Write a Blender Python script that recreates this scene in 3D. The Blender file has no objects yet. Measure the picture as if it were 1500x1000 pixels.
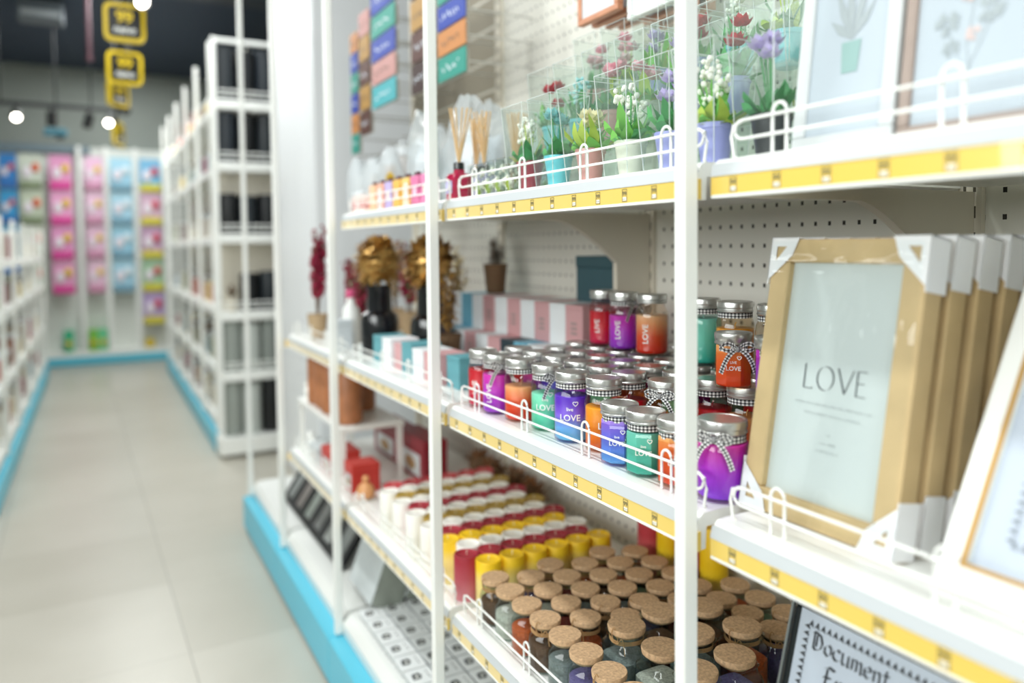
import bpy, math, random
from mathutils import Vector, Matrix, Euler
PI = math.pi
S = bpy.context.scene
C = S.collection
rnd = random.Random(7)

# ------------------------------------------------------------------ materials
def lin(h):
    h = h.lstrip('#')
    r = [int(h[i:i+2], 16)/255 for i in (0, 2, 4)]
    return tuple(c/12.92 if c <= .04045 else ((c+.055)/1.055)**2.4 for c in r) + (1.,)
MC = {}
def pm(name, col, rough=.5, metal=0., spec=.5, noise=0., nscale=40., bump=0., emit=None, coat=0.):
    if name in MC: return MC[name]
    m = bpy.data.materials.new(name); m.use_nodes = True
    nt = m.node_tree; b = nt.nodes['Principled BSDF']
    c = lin(col) if isinstance(col, str) else col
    b.inputs['Base Color'].default_value = c
    b.inputs['Roughness'].default_value = rough
    b.inputs['Metallic'].default_value = metal
    b.inputs['Specular IOR Level'].default_value = spec
    if coat: b.inputs['Coat Weight'].default_value = coat
    if noise or bump:
        tc = nt.nodes.new('ShaderNodeTexCoord'); n = nt.nodes.new('ShaderNodeTexNoise')
        n.inputs['Scale'].default_value = nscale; n.inputs['Detail'].default_value = 3
        nt.links.new(tc.outputs['Object'], n.inputs['Vector'])
        if noise:
            r = nt.nodes.new('ShaderNodeValToRGB')
            r.color_ramp.elements[0].position = .3; r.color_ramp.elements[1].position = .7
            r.color_ramp.elements[0].color = tuple(x*(1-noise) for x in c[:3])+(1,)
            r.color_ramp.elements[1].color = tuple(min(1, x*(1+noise*.5)) for x in c[:3])+(1,)
            nt.links.new(n.outputs['Fac'], r.inputs['Fac']); nt.links.new(r.outputs['Color'], b.inputs['Base Color'])
        if bump:
            bp = nt.nodes.new('ShaderNodeBump'); bp.inputs['Strength'].default_value = bump; bp.inputs['Distance'].default_value = .004
            nt.links.new(n.outputs['Fac'], bp.inputs['Height']); nt.links.new(bp.outputs['Normal'], b.inputs['Normal'])
    if emit:
        b.inputs['Emission Color'].default_value = c; b.inputs['Emission Strength'].default_value = emit
    MC[name] = m
    return m
def glass(name, col='#ffffff', ior=1.4, rough=.03, clear=1.):
    if name in MC: return MC[name]
    m = bpy.data.materials.new(name); m.use_nodes = True
    nt = m.node_tree; nt.nodes.clear()
    o = nt.nodes.new('ShaderNodeOutputMaterial'); mx = nt.nodes.new('ShaderNodeMixShader')
    t = nt.nodes.new('ShaderNodeBsdfTransparent'); g = nt.nodes.new('ShaderNodeBsdfGlossy'); lw = nt.nodes.new('ShaderNodeLayerWeight'); lw.inputs['Blend'].default_value = .5
    c = lin(col); t.inputs['Color'].default_value = c; g.inputs['Roughness'].default_value = rough
    f0 = ((ior-1)/(ior+1))**2
    fac = math_node(nt, 'ADD', math_node(nt, 'MULTIPLY', math_node(nt, 'POWER', lw.outputs['Facing'], 4.), .7), f0*1.6)
    nt.links.new(fac, mx.inputs[0]); nt.links.new(t.outputs[0], mx.inputs[1]); nt.links.new(g.outputs[0], mx.inputs[2])
    if clear < 1:
        d = nt.nodes.new('ShaderNodeBsdfDiffuse'); d.inputs['Color'].default_value = c
        m2 = nt.nodes.new('ShaderNodeMixShader'); m2.inputs[0].default_value = clear
        nt.links.new(d.outputs[0], m2.inputs[1]); nt.links.new(mx.outputs[0], m2.inputs[2]); nt.links.new(m2.outputs[0], o.inputs[0])
    else: nt.links.new(mx.outputs[0], o.inputs[0])
    MC[name] = m
    return m
def ramp_z(name, stops, rough=.4, axis=2, z0=0., z1=1., sss=0.):
    """wax or paint whose colour runs along the thing's own height (object coordinates)"""
    if name in MC: return MC[name]
    m = bpy.data.materials.new(name); m.use_nodes = True
    nt = m.node_tree; b = nt.nodes['Principled BSDF']; b.inputs['Roughness'].default_value = rough
    tc = nt.nodes.new('ShaderNodeTexCoord'); sp = nt.nodes.new('ShaderNodeSeparateXYZ'); mr = nt.nodes.new('ShaderNodeMapRange')
    mr.inputs['From Min'].default_value = z0; mr.inputs['From Max'].default_value = z1
    r = nt.nodes.new('ShaderNodeValToRGB'); e = r.color_ramp.elements
    while len(e) < len(stops): e.new(.5)
    for k, (p, h) in enumerate(stops): e[k].position = p; e[k].color = lin(h)
    nt.links.new(tc.outputs['Object'], sp.inputs[0]); nt.links.new(sp.outputs[axis], mr.inputs['Value'])
    nt.links.new(mr.outputs[0], r.inputs['Fac']); nt.links.new(r.outputs['Color'], b.inputs['Base Color'])
    if sss:
        b.inputs['Subsurface Weight'].default_value = sss; b.inputs['Subsurface Scale'].default_value = .02; b.inputs['Subsurface Radius'].default_value = (1, .8, .6)
    MC[name] = m
    return m
def math_node(nt, op, a=None, b=None):
    n = nt.nodes.new('ShaderNodeMath'); n.operation = op
    for i, v in enumerate((a, b)):
        if v is None: continue
        if isinstance(v, (int, float)): n.inputs[i].default_value = v
        else: nt.links.new(v, n.inputs[i])
    return n.outputs[0]
def pegboard_mat():
    m = bpy.data.materials.new('pegboard'); m.use_nodes = True
    nt = m.node_tree; b = nt.nodes['Principled BSDF']; b.inputs['Roughness'].default_value = .45
    tc = nt.nodes.new('ShaderNodeTexCoord'); sp = nt.nodes.new('ShaderNodeSeparateXYZ'); nt.links.new(tc.outputs['Object'], sp.inputs[0])
    fy = math_node(nt, 'FRACT', math_node(nt, 'DIVIDE', math_node(nt, 'ADD', sp.outputs[1], 10.0), .0375))
    fz = math_node(nt, 'FRACT', math_node(nt, 'DIVIDE', math_node(nt, 'ADD', sp.outputs[2], 10.0), .0485))
    my = math_node(nt, 'LESS_THAN', fy, .2); mz = math_node(nt, 'LESS_THAN', fz, .2)
    k = math_node(nt, 'MULTIPLY', my, mz)
    mx = nt.nodes.new('ShaderNodeMix'); mx.data_type = 'RGBA'
    mx.inputs['A'].default_value = lin('#e2e0d6'); mx.inputs['B'].default_value = lin('#241d18')
    nt.links.new(k, mx.inputs['Factor']); nt.links.new(mx.outputs['Result'], b.inputs['Base Color'])
    return m
def tile_mat():
    m = bpy.data.materials.new('floor_tile'); m.use_nodes = True
    nt = m.node_tree; b = nt.nodes['Principled BSDF']
    b.inputs['Roughness'].default_value = .32; b.inputs['Specular IOR Level'].default_value = .45
    tc = nt.nodes.new('ShaderNodeTexCoord'); mp = nt.nodes.new('ShaderNodeMapping')
    mp.inputs['Rotation'].default_value = (0, 0, math.radians(-1.45)); nt.links.new(tc.outputs['Object'], mp.inputs['Vector'])
    sp = nt.nodes.new('ShaderNodeSeparateXYZ'); nt.links.new(mp.outputs[0], sp.inputs[0])
    T = .742; G = .0042/T
    # grout lines pass X=-.378, .364 at the camera's row (rotated grid) and Y=3.25
    u = math_node(nt, 'DIVIDE', math_node(nt, 'ADD', sp.outputs[0], .378+10*T), T)
    v = math_node(nt, 'DIVIDE', math_node(nt, 'ADD', sp.outputs[1], -3.22+10*T), T)
    fu = math_node(nt, 'FRACT', u); fv = math_node(nt, 'FRACT', v)
    gu = math_node(nt, 'LESS_THAN', fu, G); gv = math_node(nt, 'LESS_THAN', fv, G*.8)
    g = math_node(nt, 'MAXIMUM', gu, math_node(nt, 'MULTIPLY', gv, .55))
    ns = nt.nodes.new('ShaderNodeTexNoise'); ns.inputs['Scale'].default_value = 2.2; ns.inputs['Detail'].default_value = 4
    nt.links.new(mp.outputs[0], ns.inputs['Vector'])
    wn = nt.nodes.new('ShaderNodeTexWhiteNoise'); cb = nt.nodes.new('ShaderNodeCombineXYZ')
    nt.links.new(math_node(nt, 'FLOOR', u), cb.inputs[0]); nt.links.new(math_node(nt, 'FLOOR', v), cb.inputs[1]); nt.links.new(cb.outputs[0], wn.inputs['Vector'])
    fac = math_node(nt, 'ADD', math_node(nt, 'MULTIPLY', ns.outputs['Fac'], .7), math_node(nt, 'MULTIPLY', wn.outputs['Value'], .3))
    r = nt.nodes.new('ShaderNodeValToRGB'); r.color_ramp.elements[0].position = .25; r.color_ramp.elements[1].position = .75
    r.color_ramp.elements[0].color = lin('#b5b0a3'); r.color_ramp.elements[1].color = lin('#c3beb2')
    nt.links.new(fac, r.inputs['Fac'])
    mx = nt.nodes.new('ShaderNodeMix'); mx.data_type = 'RGBA'
    mx.inputs['B'].default_value = lin('#8f8a80')
    nt.links.new(g, mx.inputs['Factor']); nt.links.new(r.outputs['Color'], mx.inputs['A']); nt.links.new(mx.outputs['Result'], b.inputs['Base Color'])
    return m

# ------------------------------------------------------------------ mesh builder
class MB:
    def __init__(s): s.v = []; s.f = []; s.m = []; s.X = None
    def at(s, M): s.X = M; return s
    def add(s, vs, fs, m=0):
        b = len(s.v)
        if s.X is not None: vs = [tuple(s.X @ Vector(p)) for p in vs]
        s.v += vs; s.f += [tuple(b+i for i in f) for f in fs]
        s.m += [m]*len(fs) if isinstance(m, int) else m
        return s
    def box(s, x0, x1, y0, y1, z0, z1, m=0, c=0.):
        if c <= 0:
            v = [(x, y, z) for x in (x0, x1) for y in (y0, y1) for z in (z0, z1)]
            return s.add(v, [(0,1,3,2), (4,6,7,5), (0,4,5,1), (2,3,7,6), (0,2,6,4), (1,5,7,3)], m)
        # chamfered: three inset rectangles per axis
        v = []; idx = {}
        for ax in range(3):
            for sx in (0, 1):
                for sy in (0, 1):
                    for sz in (0, 1):
                        p = [(x0, x1)[sx], (y0, y1)[sy], (z0, z1)[sz]]
                        for k, sg in enumerate((sx, sy, sz)):
                            if k != ax: p[k] += (c if sg == 0 else -c)
                        idx[(ax, sx, sy, sz)] = len(v); v.append(tuple(p))
        f = []
        for sg in (0, 1):
            a = [idx[(0, sg, y, z)] for y, z in ((0,0),(0,1),(1,1),(1,0))]; f.append(a if sg == 0 else a[::-1])
            a = [idx[(1, x, sg, z)] for x, z in ((0,0),(1,0),(1,1),(0,1))]; f.append(a if sg == 0 else a[::-1])
            a = [idx[(2, x, y, sg)] for x, y in ((0,0),(0,1),(1,1),(1,0))]; f.append(a if sg == 0 else a[::-1])
        for a in (0, 1):
            for b in (0, 1):
                f.append((idx[(0,a,b,0)], idx[(0,a,b,1)], idx[(1,a,b,1)], idx[(1,a,b,0)]))
                f.append((idx[(0,a,0,b)], idx[(0,a,1,b)], idx[(2,a,1,b)], idx[(2,a,0,b)]))
                f.append((idx[(1,0,a,b)], idx[(1,1,a,b)], idx[(2,1,a,b)], idx[(2,0,a,b)]))
        for x in (0, 1):
            for y in (0, 1):
                for z in (0, 1): f.append((idx[(0,x,y,z)], idx[(1,x,y,z)], idx[(2,x,y,z)]))
        return s.add(v, f, m)
    def lathe(s, prof, n=24, m=0, c=(0, 0), sq=0., rot=0., cap=True, ms=None):
        """prof: (radius, z) bottom to top; sq>0 squares the section off"""
        v = []; f = []; mm = []
        for r, z in prof:
            for k in range(n):
                a = 2*PI*k/n + rot
                q = 1.
                if sq: q = 1/((abs(math.cos(a))**(2+sq) + abs(math.sin(a))**(2+sq))**(1/(2+sq)))
                v.append((c[0]+r*q*math.cos(a), c[1]+r*q*math.sin(a), z))
        for i in range(len(prof)-1):
            for k in range(n):
                k2 = (k+1) % n
                f.append((i*n+k, i*n+k2, (i+1)*n+k2, (i+1)*n+k)); mm.append(ms[i] if ms else m)
        if cap:
            f.append(tuple(range(n-1, -1, -1))); mm.append(ms[0] if ms else m)
            f.append(tuple((len(prof)-1)*n+k for k in range(n))); mm.append(ms[-1] if ms else m)
        return s.add(v, f, mm)
    def tube(s, pts, r, n=8, m=0, closed=False, taper=None):
        pts = [Vector(p) for p in pts]; N = len(pts); v = []; f = []
        up = Vector((0.13, .21, .97)).normalized()
        for i, p in enumerate(pts):
            a = pts[(i-1) % N] if (closed or i > 0) else p
            b = pts[(i+1) % N] if (closed or i < N-1) else p
            t = (b-a).normalized(); x = t.cross(up)
            if x.length < 1e-3: x = t.cross(Vector((1, 0, 0)))
            x.normalize(); y = t.cross(x)
            rr = r*(taper[i] if taper else 1)
            for k in range(n):
                q = p + x*(rr*math.cos(2*PI*k/n)) + y*(rr*math.sin(2*PI*k/n)); v.append(tuple(q))
        for i in range(N if closed else N-1):
            j = (i+1) % N
            for k in range(n):
                k2 = (k+1) % n; f.append((i*n+k, i*n+k2, j*n+k2, j*n+k))
        if not closed: f.append(tuple(range(n-1, -1, -1))); f.append(tuple((N-1)*n+k for k in range(n)))
        return s.add(v, f, m)
    def prism(s, poly, t0, t1, axis=1, m=0):
        """poly: 2-D outline; axis it is swept along (0 x, 1 y, 2 z)"""
        def P(a, b, t): return ((t, a, b), (a, t, b), (a, b, t))[axis]
        n = len(poly)
        v = [P(a, b, t0) for a, b in poly] + [P(a, b, t1) for a, b in poly]
        f = [tuple(range(n)), tuple(range(2*n-1, n-1, -1))] + [(i, i+n, (i+1) % n+n, (i+1) % n) for i in range(n)]
        return s.add(v, f, m)
    def blob(s, c, r, m=0, n=8, k=5, sc=(1, 1, 1), jit=0.):
        v = [(c[0], c[1], c[2]-r*sc[2])]
        for i in range(1, k):
            ph = -PI/2 + PI*i/k
            for j in range(n):
                th = 2*PI*j/n; q = 1+rnd.uniform(-jit, jit)
                v.append((c[0]+r*q*sc[0]*math.cos(ph)*math.cos(th), c[1]+r*q*sc[1]*math.cos(ph)*math.sin(th), c[2]+r*q*sc[2]*math.sin(ph)))
        v.append((c[0], c[1], c[2]+r*sc[2])); L = len(v)-1; f = []
        for j in range(n): f.append((0, 1+(j+1) % n, 1+j))
        for i in range(k-2):
            for j in range(n):
                a = 1+i*n+j; b = 1+i*n+(j+1) % n; f.append((a, b, b+n, a+n))
        for j in range(n): f.append((L, L-n+j, L-n+(j+1) % n))
        return s.add(v, f, m)
    def leaf(s, base, d, length, width, droop=.3, m=0, seg=5):
        base = Vector(base); d = Vector(d).normalized(); side = d.cross(Vector((0, 0, 1)))
        if side.length < 1e-3: side = Vector((1, 0, 0))
        side.normalize(); v = []; f = []
        for i in range(seg+1):
            t = i/seg; w = width*math.sin(PI*min(1, .12+t*.88))*(1-.25*t)
            p = base + d*(length*t) + Vector((0, 0, -droop*length*t*t)); up = d.cross(side)*(-.25*w)
            v += [tuple(p-side*w+up*-1), tuple(p), tuple(p+side*w+up*-1)]
        for i in range(seg):
            a = i*3; f += [(a, a+1, a+4, a+3), (a+1, a+2, a+5, a+4)]
        return s.add(v, f, m)
    def build(s, name, mats, parent=None, sharp=35, bevel=0., loc=None):
        me = bpy.data.meshes.new(name); me.from_pydata(s.v, [], s.f)
        for m in (mats if isinstance(mats, (list, tuple)) else [mats]): me.materials.append(m)
        me.polygons.foreach_set('material_index', s.m)
        me.shade_smooth(); me.set_sharp_from_angle(angle=math.radians(sharp)); me.update()
        o = bpy.data.objects.new(name, me); C.objects.link(o)
        if parent is not None: o.parent = parent
        if loc is not None: o.location = loc
        if bevel:
            b = o.modifiers.new('edge', 'BEVEL'); b.width = bevel; b.segments = 2; b.limit_method = 'ANGLE'
        return o
def tag(o, label, cat, group=None, kind=None):
    o['label'] = label; o['category'] = cat
    if group: o['group'] = group
    if kind: o['kind'] = kind
    return o
def thing(name, label, cat, loc=(0, 0, 0), rot=(0, 0, 0), group=None):
    o = bpy.data.objects.new(name, None); C.objects.link(o); o.empty_display_size = .05
    o.location = loc; o.rotation_euler = rot
    return tag(o, label, cat, group)
def struct(name, mb, mats, **k):
    o = mb.build(name, mats, **k); o['kind'] = 'structure'; return o
KIDS = {}
def dup(root, loc, rot=None, label=None, group=None, mm=None, scale=None):
    kids = {}
    for o in C.objects:
        if o.parent: kids.setdefault(o.parent.name, []).append(o)
    def go(o, par):
        c = o.copy(); C.objects.link(c)
        if par is not None: c.parent = par
        if mm and c.type == 'MESH':
            for i, sl in enumerate(o.material_slots):
                n = mm.get(sl.material.name) if sl.material else None
                if n: c.material_slots[i].link = 'OBJECT'; c.material_slots[i].material = n
        for k in kids.get(o.name, []): go(k, c)
        return c
    r = go(root, None); r.location = loc
    if rot is not None: r.rotation_euler = rot
    if scale: r.scale = scale
    if label: r['label'] = label
    if group: r['group'] = group
    return r
ORD = 'first second third fourth fifth sixth seventh eighth ninth tenth eleventh twelfth thirteenth fourteenth'.split()

# ------------------------------------------------------------------ lettering
TC = {}
def text2d(body, size=1., bold=0., align='CENTER', space=1.):
    key = (body, align, bold, space)
    if key not in TC:
        cu = bpy.data.curves.new('lettering', 'FONT'); cu.body = body; cu.align_x = align; cu.size = 1; cu.offset = bold; cu.space_character = space
        cu.resolution_u = 3
        ob = bpy.data.objects.new('lettering', cu); C.objects.link(ob); bpy.context.view_layer.update()
        dg = bpy.context.evaluated_depsgraph_get(); ev = ob.evaluated_get(dg); me = ev.to_mesh()
        TC[key] = ([(v.co.x, v.co.y) for v in me.vertices], [tuple(p.vertices) for p in me.polygons])
        ev.to_mesh_clear(); bpy.data.objects.remove(ob); bpy.data.curves.remove(cu)
    v, f = TC[key]
    return [(x*size, y*size) for x, y in v], f
def put_text(mb, body, size, fn, m=0, **k):
    v, f = text2d(body, size, **k)
    mb.add([fn(x, y) for x, y in v], f, m)
def nib(mb, paths, fn, w=.09, ang=40, m=0):
    """broad-nib strokes: each path a list of (x, y); fn maps to 3-D"""
    nx, ny = w*math.cos(math.radians(ang)), w*math.sin(math.radians(ang))
    for p in paths:
        for (ax, ay), (bx, by) in zip(p, p[1:]):
            q = [(ax-nx, ay-ny), (ax+nx, ay+ny), (bx+nx, by+ny), (bx-nx, by-ny)]
            A = sum(q[i][0]*q[(i+1) % 4][1]-q[(i+1) % 4][0]*q[i][1] for i in range(4))
            if A < 0: q = q[::-1]
            mb.add([fn(x, y) for x, y in q], [(0, 1, 2, 3)], m)

# ------------------------------------------------------------------ common materials
WHITE = pm('white_enamel', '#f1f2ee', .35, spec=.5)
WHITE2 = pm('white_steel', '#e9eae6', .4)
BEIGE = pm('beige_steel', '#d6cfbf', .45)
YEL = pm('yellow_strip', '#e8c650', .3, coat=1.)
yb = YEL.node_tree.nodes['Principled BSDF']; yb.inputs['Sheen Weight'].default_value = 1.; yb.inputs['Sheen Roughness'].default_value = .45
RIMG = pm('strip_holder', '#c3c8ca', .35)
INK = pm('dark_print', '#4c4738', .5)
INK2 = pm('price_print', '#7a7250', .5)
BAR = pm('white_print', '#f4f4ee', .5)
BLUE = pm('blue_kickplate', '#5cc3dc', .35)
PEG = pegboard_mat()
SILV = pm('brushed_lid', '#d2d2cf', .28, metal=.88, noise=.12, nscale=60)
BLACK = pm('gloss_black', '#101013', .15, coat=.4)
GLASS = glass('clear_glass', '#f4f8f6', 1.45)
FILM = glass('clear_film', '#fbfdfd', 1.35, .08)
SLEEVE = glass('clear_sleeve', '#f8fcfa', 1.35, .08, .97)  # the little diffuse white stands in for milky glare on the plastic
G_BLK = pm('gingham_black', '#17171a', .8); G_GRY = pm('gingham_grey', '#8b8b8c', .8); G_WHT = pm('gingham_white', '#efefec', .8)
CORK = pm('cork', '#c9a680', .85, noise=.3, nscale=160, bump=.3)
DARKRED = pm('dark_red', '#8c1d2c', .5)
# ------------------------------------------------------------------ room
XR, XL, YB, YF, ZC = 4.2, -4.2, 12.42, -3.2, 4.15
struct('floor', MB().box(XL, XR, YF, YB, -.08, 0), tile_mat())
struct('ceiling', MB().box(XL, XR, YF, YB, ZC, ZC+.1), pm('dark_ceiling', '#2e3a4a', .8))
WALLM = pm('painted_wall', '#b9bfb8', .7); WALLB = pm('grey_wall', '#8d938d', .75)
struct('wall_back', MB().box(XL, XR, YB, YB+.1, 0, ZC), WALLB)
struct('wall_left', MB().box(XL-.1, XL, YF, YB, 0, ZC), WALLM)
struct('wall_right', MB().box(XR, XR+.1, YF, YB, 0, ZC), WALLM)
struct('wall_front', MB().box(XL, XR, YF-.1, YF, 0, ZC), WALLM)
pil = MB().box(1.2, 2.6, 4.76, 5.9, 0, ZC-.002, c=.012)
struct('pillar', pil, pm('pillar_paint', '#eef0f2', .5))

# ------------------------------------------------------------------ shelving
XP, XF, XB, W = .74, .78, 1.42, .935
Y0 = .84
def shelf_profile(S, th=.052):
    # board + rolled lip, as (x, z)
    return [(XF+.03, S), (XF+.008, S-.001), (XF+.001, S-.007), (XF-.004, S-.026), (XF-.003, S-.0265), (XF-.003, S-th+.002), (XF-.006, S-th), (XF-.006, S-th-.004), (XF+.012, S-th-.004), (XF+.014, S-.022), (XB-.001, S-.022), (XB-.001, S)]
def strip_mb(L, n0=.02):
    """label strip with its row of little 99 squares; runs along +y from 0 to L, faces -x, z from 0 to .026"""
    b = MB(); b.box(0, .0016, 0, L, 0, .026, 0)
    b.add([(-.001, 0, .0265), (-.001, L, .0265), (.0035, L, .0445), (.0035, 0, .0445)], [(0, 3, 2, 1)], 3)
    k = 0; y = n0
    while y < L-.02:
        w, h, t = .0135, .021, .0012; x = -.0003; zc = .013
        def R(y0, y1, z0, z1, m, xx=x): b.add([(xx, y0, z0), (xx, y0, z1), (xx, y1, z1), (xx, y1, z0)], [(0, 1, 2, 3)], m)
        R(y-w/2, y-w/2+t, zc-h/2, zc+h/2, 1); R(y+w/2-t, y+w/2, zc-h/2, zc+h/2, 1)
        R(y-w/2, y+w/2, zc-h/2, zc-h/2+t, 1); R(y-w/2, y+w/2, zc+h/2-t, zc+h/2, 1)
        put_text(b, '99', .0105, lambda u, v, y=y: (-.0005, y-u, zc-.0005+v), 1, bold=.03)
        R(y-w/2+.002, y+w/2-.002, zc-h/2+.002, zc-h/2+.0075, 2)
        put_text(b, 'nano', .0042, lambda u, v, y=y: (-.0006, y-u, zc-h/2+.0036+v), 1)
        y += .0765; k += 1
    return b
def guard_mb(L, n=4):
    """wire guard: two rods with rounded ends and hairpin loops, along +y; z from shelf surface"""
    b = MB(); r = .0024; e = .018
    zl, zt, R = .026, .052, .013
    loop = [(0, e+R, zt), (0, L-e-R, zt)]
    for k in range(1, 8): a = PI/2-PI*k/8; loop.append((0, L-e-R+R*math.cos(a)*1.1, (zl+zt)/2+R*math.sin(a)))
    loop += [(0, L-e-R, zl), (0, e+R, zl)]
    for k in range(1, 8): a = -PI/2-PI*k/8; loop.append((0, e+R+R*math.cos(a)*1.1, (zl+zt)/2+R*math.sin(a)))
    b.tube(loop, r, 8, closed=True)
    for yy in (e, L-e):
        s = 1 if yy == e else -1
        b.tube([(0, yy+s*.012, zt-.001), (0, yy-s*.004, zt-.006), (0, yy-s*.008, zl+.004), (0, yy-s*.004, .01), (0, yy-s*.003, .003), (.004, yy-s*.002, .001)], r, 8)
    for k in range(n):
        y = .107+.2425*k*(L/.935)
        w = .012
        p = [(.004, y-w, .001), (.004, y-w, .045)]
        for j in range(9): a = PI-PI*j/8; p.append((.004, y+w*math.cos(a), .054+w*1.1*math.sin(a)))
        p += [(.004, y+w, .045), (.004, y+w, .001)]
        b.tube(p, r, 8)
    return b
STRIP = strip_mb(W-.03); GUARD = guard_mb(W-.03)
LIP = .016
def bracket_mb(S):
    T = .018
    B = XB-.001
    poly = [(XF+.02, S-.03), (B, S-.03), (B, S-.3), (1.3, S-.3), (1.3, S-.17)]
    for k in range(1, 9):
        a = PI/2*k/8
        poly.append((1.3-.2*math.sin(a), S-.052-.118*(1-math.sin(a))**1.5))
    poly += [(XF+.05, S-.052)]
    return MB().prism(poly[::-1], -T/2, T/2, 1)
LV = {0: .27, 1: .665, 2: 1.2, 3: 1.722}
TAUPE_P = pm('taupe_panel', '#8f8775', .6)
def bay(name, label, y0, levels, post_far=False, backtop=True, W=W, group='white shelving bays of the long unit'):
    r = thing(name, label, 'shelving', (0, y0, 0), group=None)
    # front tube post rises from the kick plate to above the frame
    MB().box(XP-.014, XP+.014, -.011, .011, .196, 3.2, c=.003).build('post', WHITE, r)
    if post_far: MB().box(XP-.014, XP+.014, W-.011, W+.011, .196, 3.2, c=.003).build('post', WHITE, r)
    # back upright with its slots
    u = MB().box(XB, XB+.05, -.022, .022, 0, 3.2, 0)
    for k in range(60):
        z = .3+k*.048
        for yy in (-.009, .009): u.box(XB-.0008, XB, yy-.0025, yy+.0025, z, z+.022, 1)
    u.build('upright', [BEIGE, INK], r)
    if backtop: MB().box(XB+.012, XB+.03, .0222, W-.0222, .2, 3.2).build('back_panel', PEG, r)
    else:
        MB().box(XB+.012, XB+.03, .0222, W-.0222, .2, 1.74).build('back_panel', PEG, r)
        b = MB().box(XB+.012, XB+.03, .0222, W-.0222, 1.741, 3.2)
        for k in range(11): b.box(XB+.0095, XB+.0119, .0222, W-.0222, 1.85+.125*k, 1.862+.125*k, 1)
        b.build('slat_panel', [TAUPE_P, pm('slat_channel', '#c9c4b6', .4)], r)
    # base: blue kick plate and white deck
    b = MB().box(.70, XB-.002, .001, W-.001, .02, .19, 0, c=.004); b.box(.735, XB-.002, .001, W-.001, 0, .02, 2)
    b.build('kick_plate', [BLUE, WHITE, INK], r)
    MB().prism([(.755, .192), (.752, .235), (XF-.002, .265), (XF+.03, .27), (XB-.002, .27), (XB-.002, .192)][::-1], .012, W-.012, 1).build('base_deck', WHITE2, r)
    for lv in levels:
        S_ = LV[lv]
        sh = MB().prism(shelf_profile(S_)[::-1], LIP, W-LIP+.002, 1).build('shelf', WHITE, r, sharp=25)
        p = MB(); p.v = [(x+XF-.0055, y+.017, z+S_-.052) for x, y, z in STRIP.v]; p.f = STRIP.f; p.m = STRIP.m
        p.build('price_strip', [YEL, INK2, BAR, RIMG], sh)
        g = MB(); g.v = [(x+XF+.022, y+.015, z+S_) for x, y, z in GUARD.v]; g.f = GUARD.f; g.m = GUARD.m
        g.build('wire_guard', WHITE, sh)
        bracket_mb(S_).build('bracket', BEIGE, r)
        # little yellow end clip on the strip
        MB().box(XF-.0085, XF-.001, .0115, .0165, S_-.056, S_-.026).build('end_clip', YEL, sh)
        if 'burgundy' in label: MB().box(XF-.012, XF+.004, W-.0135, W+.004, S_-.058, S_-.024).build('end_clip', YEL, sh)
    return r
BN = 'shelving_bay'
bay(BN, 'white shelving bay holding the love frames and tilted certificate frames', Y0-W, (1, 2, 3))
bay(BN, 'white shelving bay holding the rows of candle jars and cork jars', Y0, (1, 2, 3))
bay(BN, 'white shelving bay holding black vases above rows of pillar candles', Y0+W, (1, 2, 3), backtop=True)
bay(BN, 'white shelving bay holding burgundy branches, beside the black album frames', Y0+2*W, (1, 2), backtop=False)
# last bay: base and end post only
r = thing(BN, 'bare end section of the long unit with only its blue base and thin end post', 'shelving', (0, Y0+3*W, 0))
MB().box(XP-.014, XP+.014, -.011, .011, .196, 3.2, c=.003).build('post', WHITE, r)
MB().box(XP-.012, XP+.012, .85, .872, .196, 3.2, c=.003).build('post', WHITE, r)
MB().box(XB, XB+.05, -.022, .022, 0, 3.2).build('upright', BEIGE, r)
b = MB().box(.70, XB-.002, .001, .885, .02, .19, 0, c=.004); b.box(.735, XB-.002, .001, .87, 0, .02, 1); b.build('kick_plate', [BLUE, INK], r)
MB().prism([(.755, .192), (.752, .235), (XF-.002, .265), (XF+.03, .27), (XB-.002, .27), (XB-.002, .192)][::-1], .012, .873, 1).build('base_deck', WHITE2, r)

# ------------------------------------------------------------------ gondola across the aisle (far end of it shows)
def side_bay(name, label, loc, rotz, H, levels, depth=.42, W=.93, kick=BLUE, post2=False, guard=False, back=PEG):
    """simple bay: front at local x=0 facing -x, runs along +y"""
    r = thing(name, label, 'shelving', loc, (0, 0, rotz))
    MB().box(-.016, .016, -.014, .014, .17, H, c=.003).build('post', WHITE, r)
    if post2: MB().box(-.016, .016, W-.014, W+.014, .17, H, c=.003).build('post', WHITE, r)
    MB().box(depth, depth+.02, 0, W, .1, H-.02).build('back_panel', back, r)
    MB().box(-.03, depth+.02, .002, W-.002, .015, .16, c=.004).build('kick_plate', kick, r)
    for z in levels:
        sh = MB().prism([(.02, z), (.006, z-.006), (.004, z-.028), (.0, z-.065), (.014, z-.065), (.02, z-.025), (depth, z-.025), (depth, z)][::-1], .016, W-.016, 1).build('shelf', WHITE, r)
        if guard:
            g = MB()
            for zz in (.03, .06): g.tube([(.03, .03, z+zz), (.03, W-.03, z+zz)], .004, 6)
            g.build('wire_guard', WHITE, sh)
    return r
lefts = 'seventh sixth fifth fourth third second'
for k in range(6):
    # faces +x: local frame turned half round
    y = 5.45+.955*k
    side_bay('low_shelving_bay', 'low white shelving bay across the aisle, %s from its far end' % ('sixth fifth fourth third second'.split()+['last'])[k],
             (-.585, y+.93, 0), PI, 1.85, (.25, .68, 1.18, 1.54), depth=.4, post2=(k == 0))
for k in range(5):
    side_bay('tall_shelving_bay', 'tall white shelving bay beyond the cross aisle, %s from the black vase display' % ORD[k],
             (.815, 6.36+.93*k, 0), 0, 3.2, (.25, .66, 1.14, 1.7, 2.25, 2.72), depth=.26, post2=(k == 4))
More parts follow.
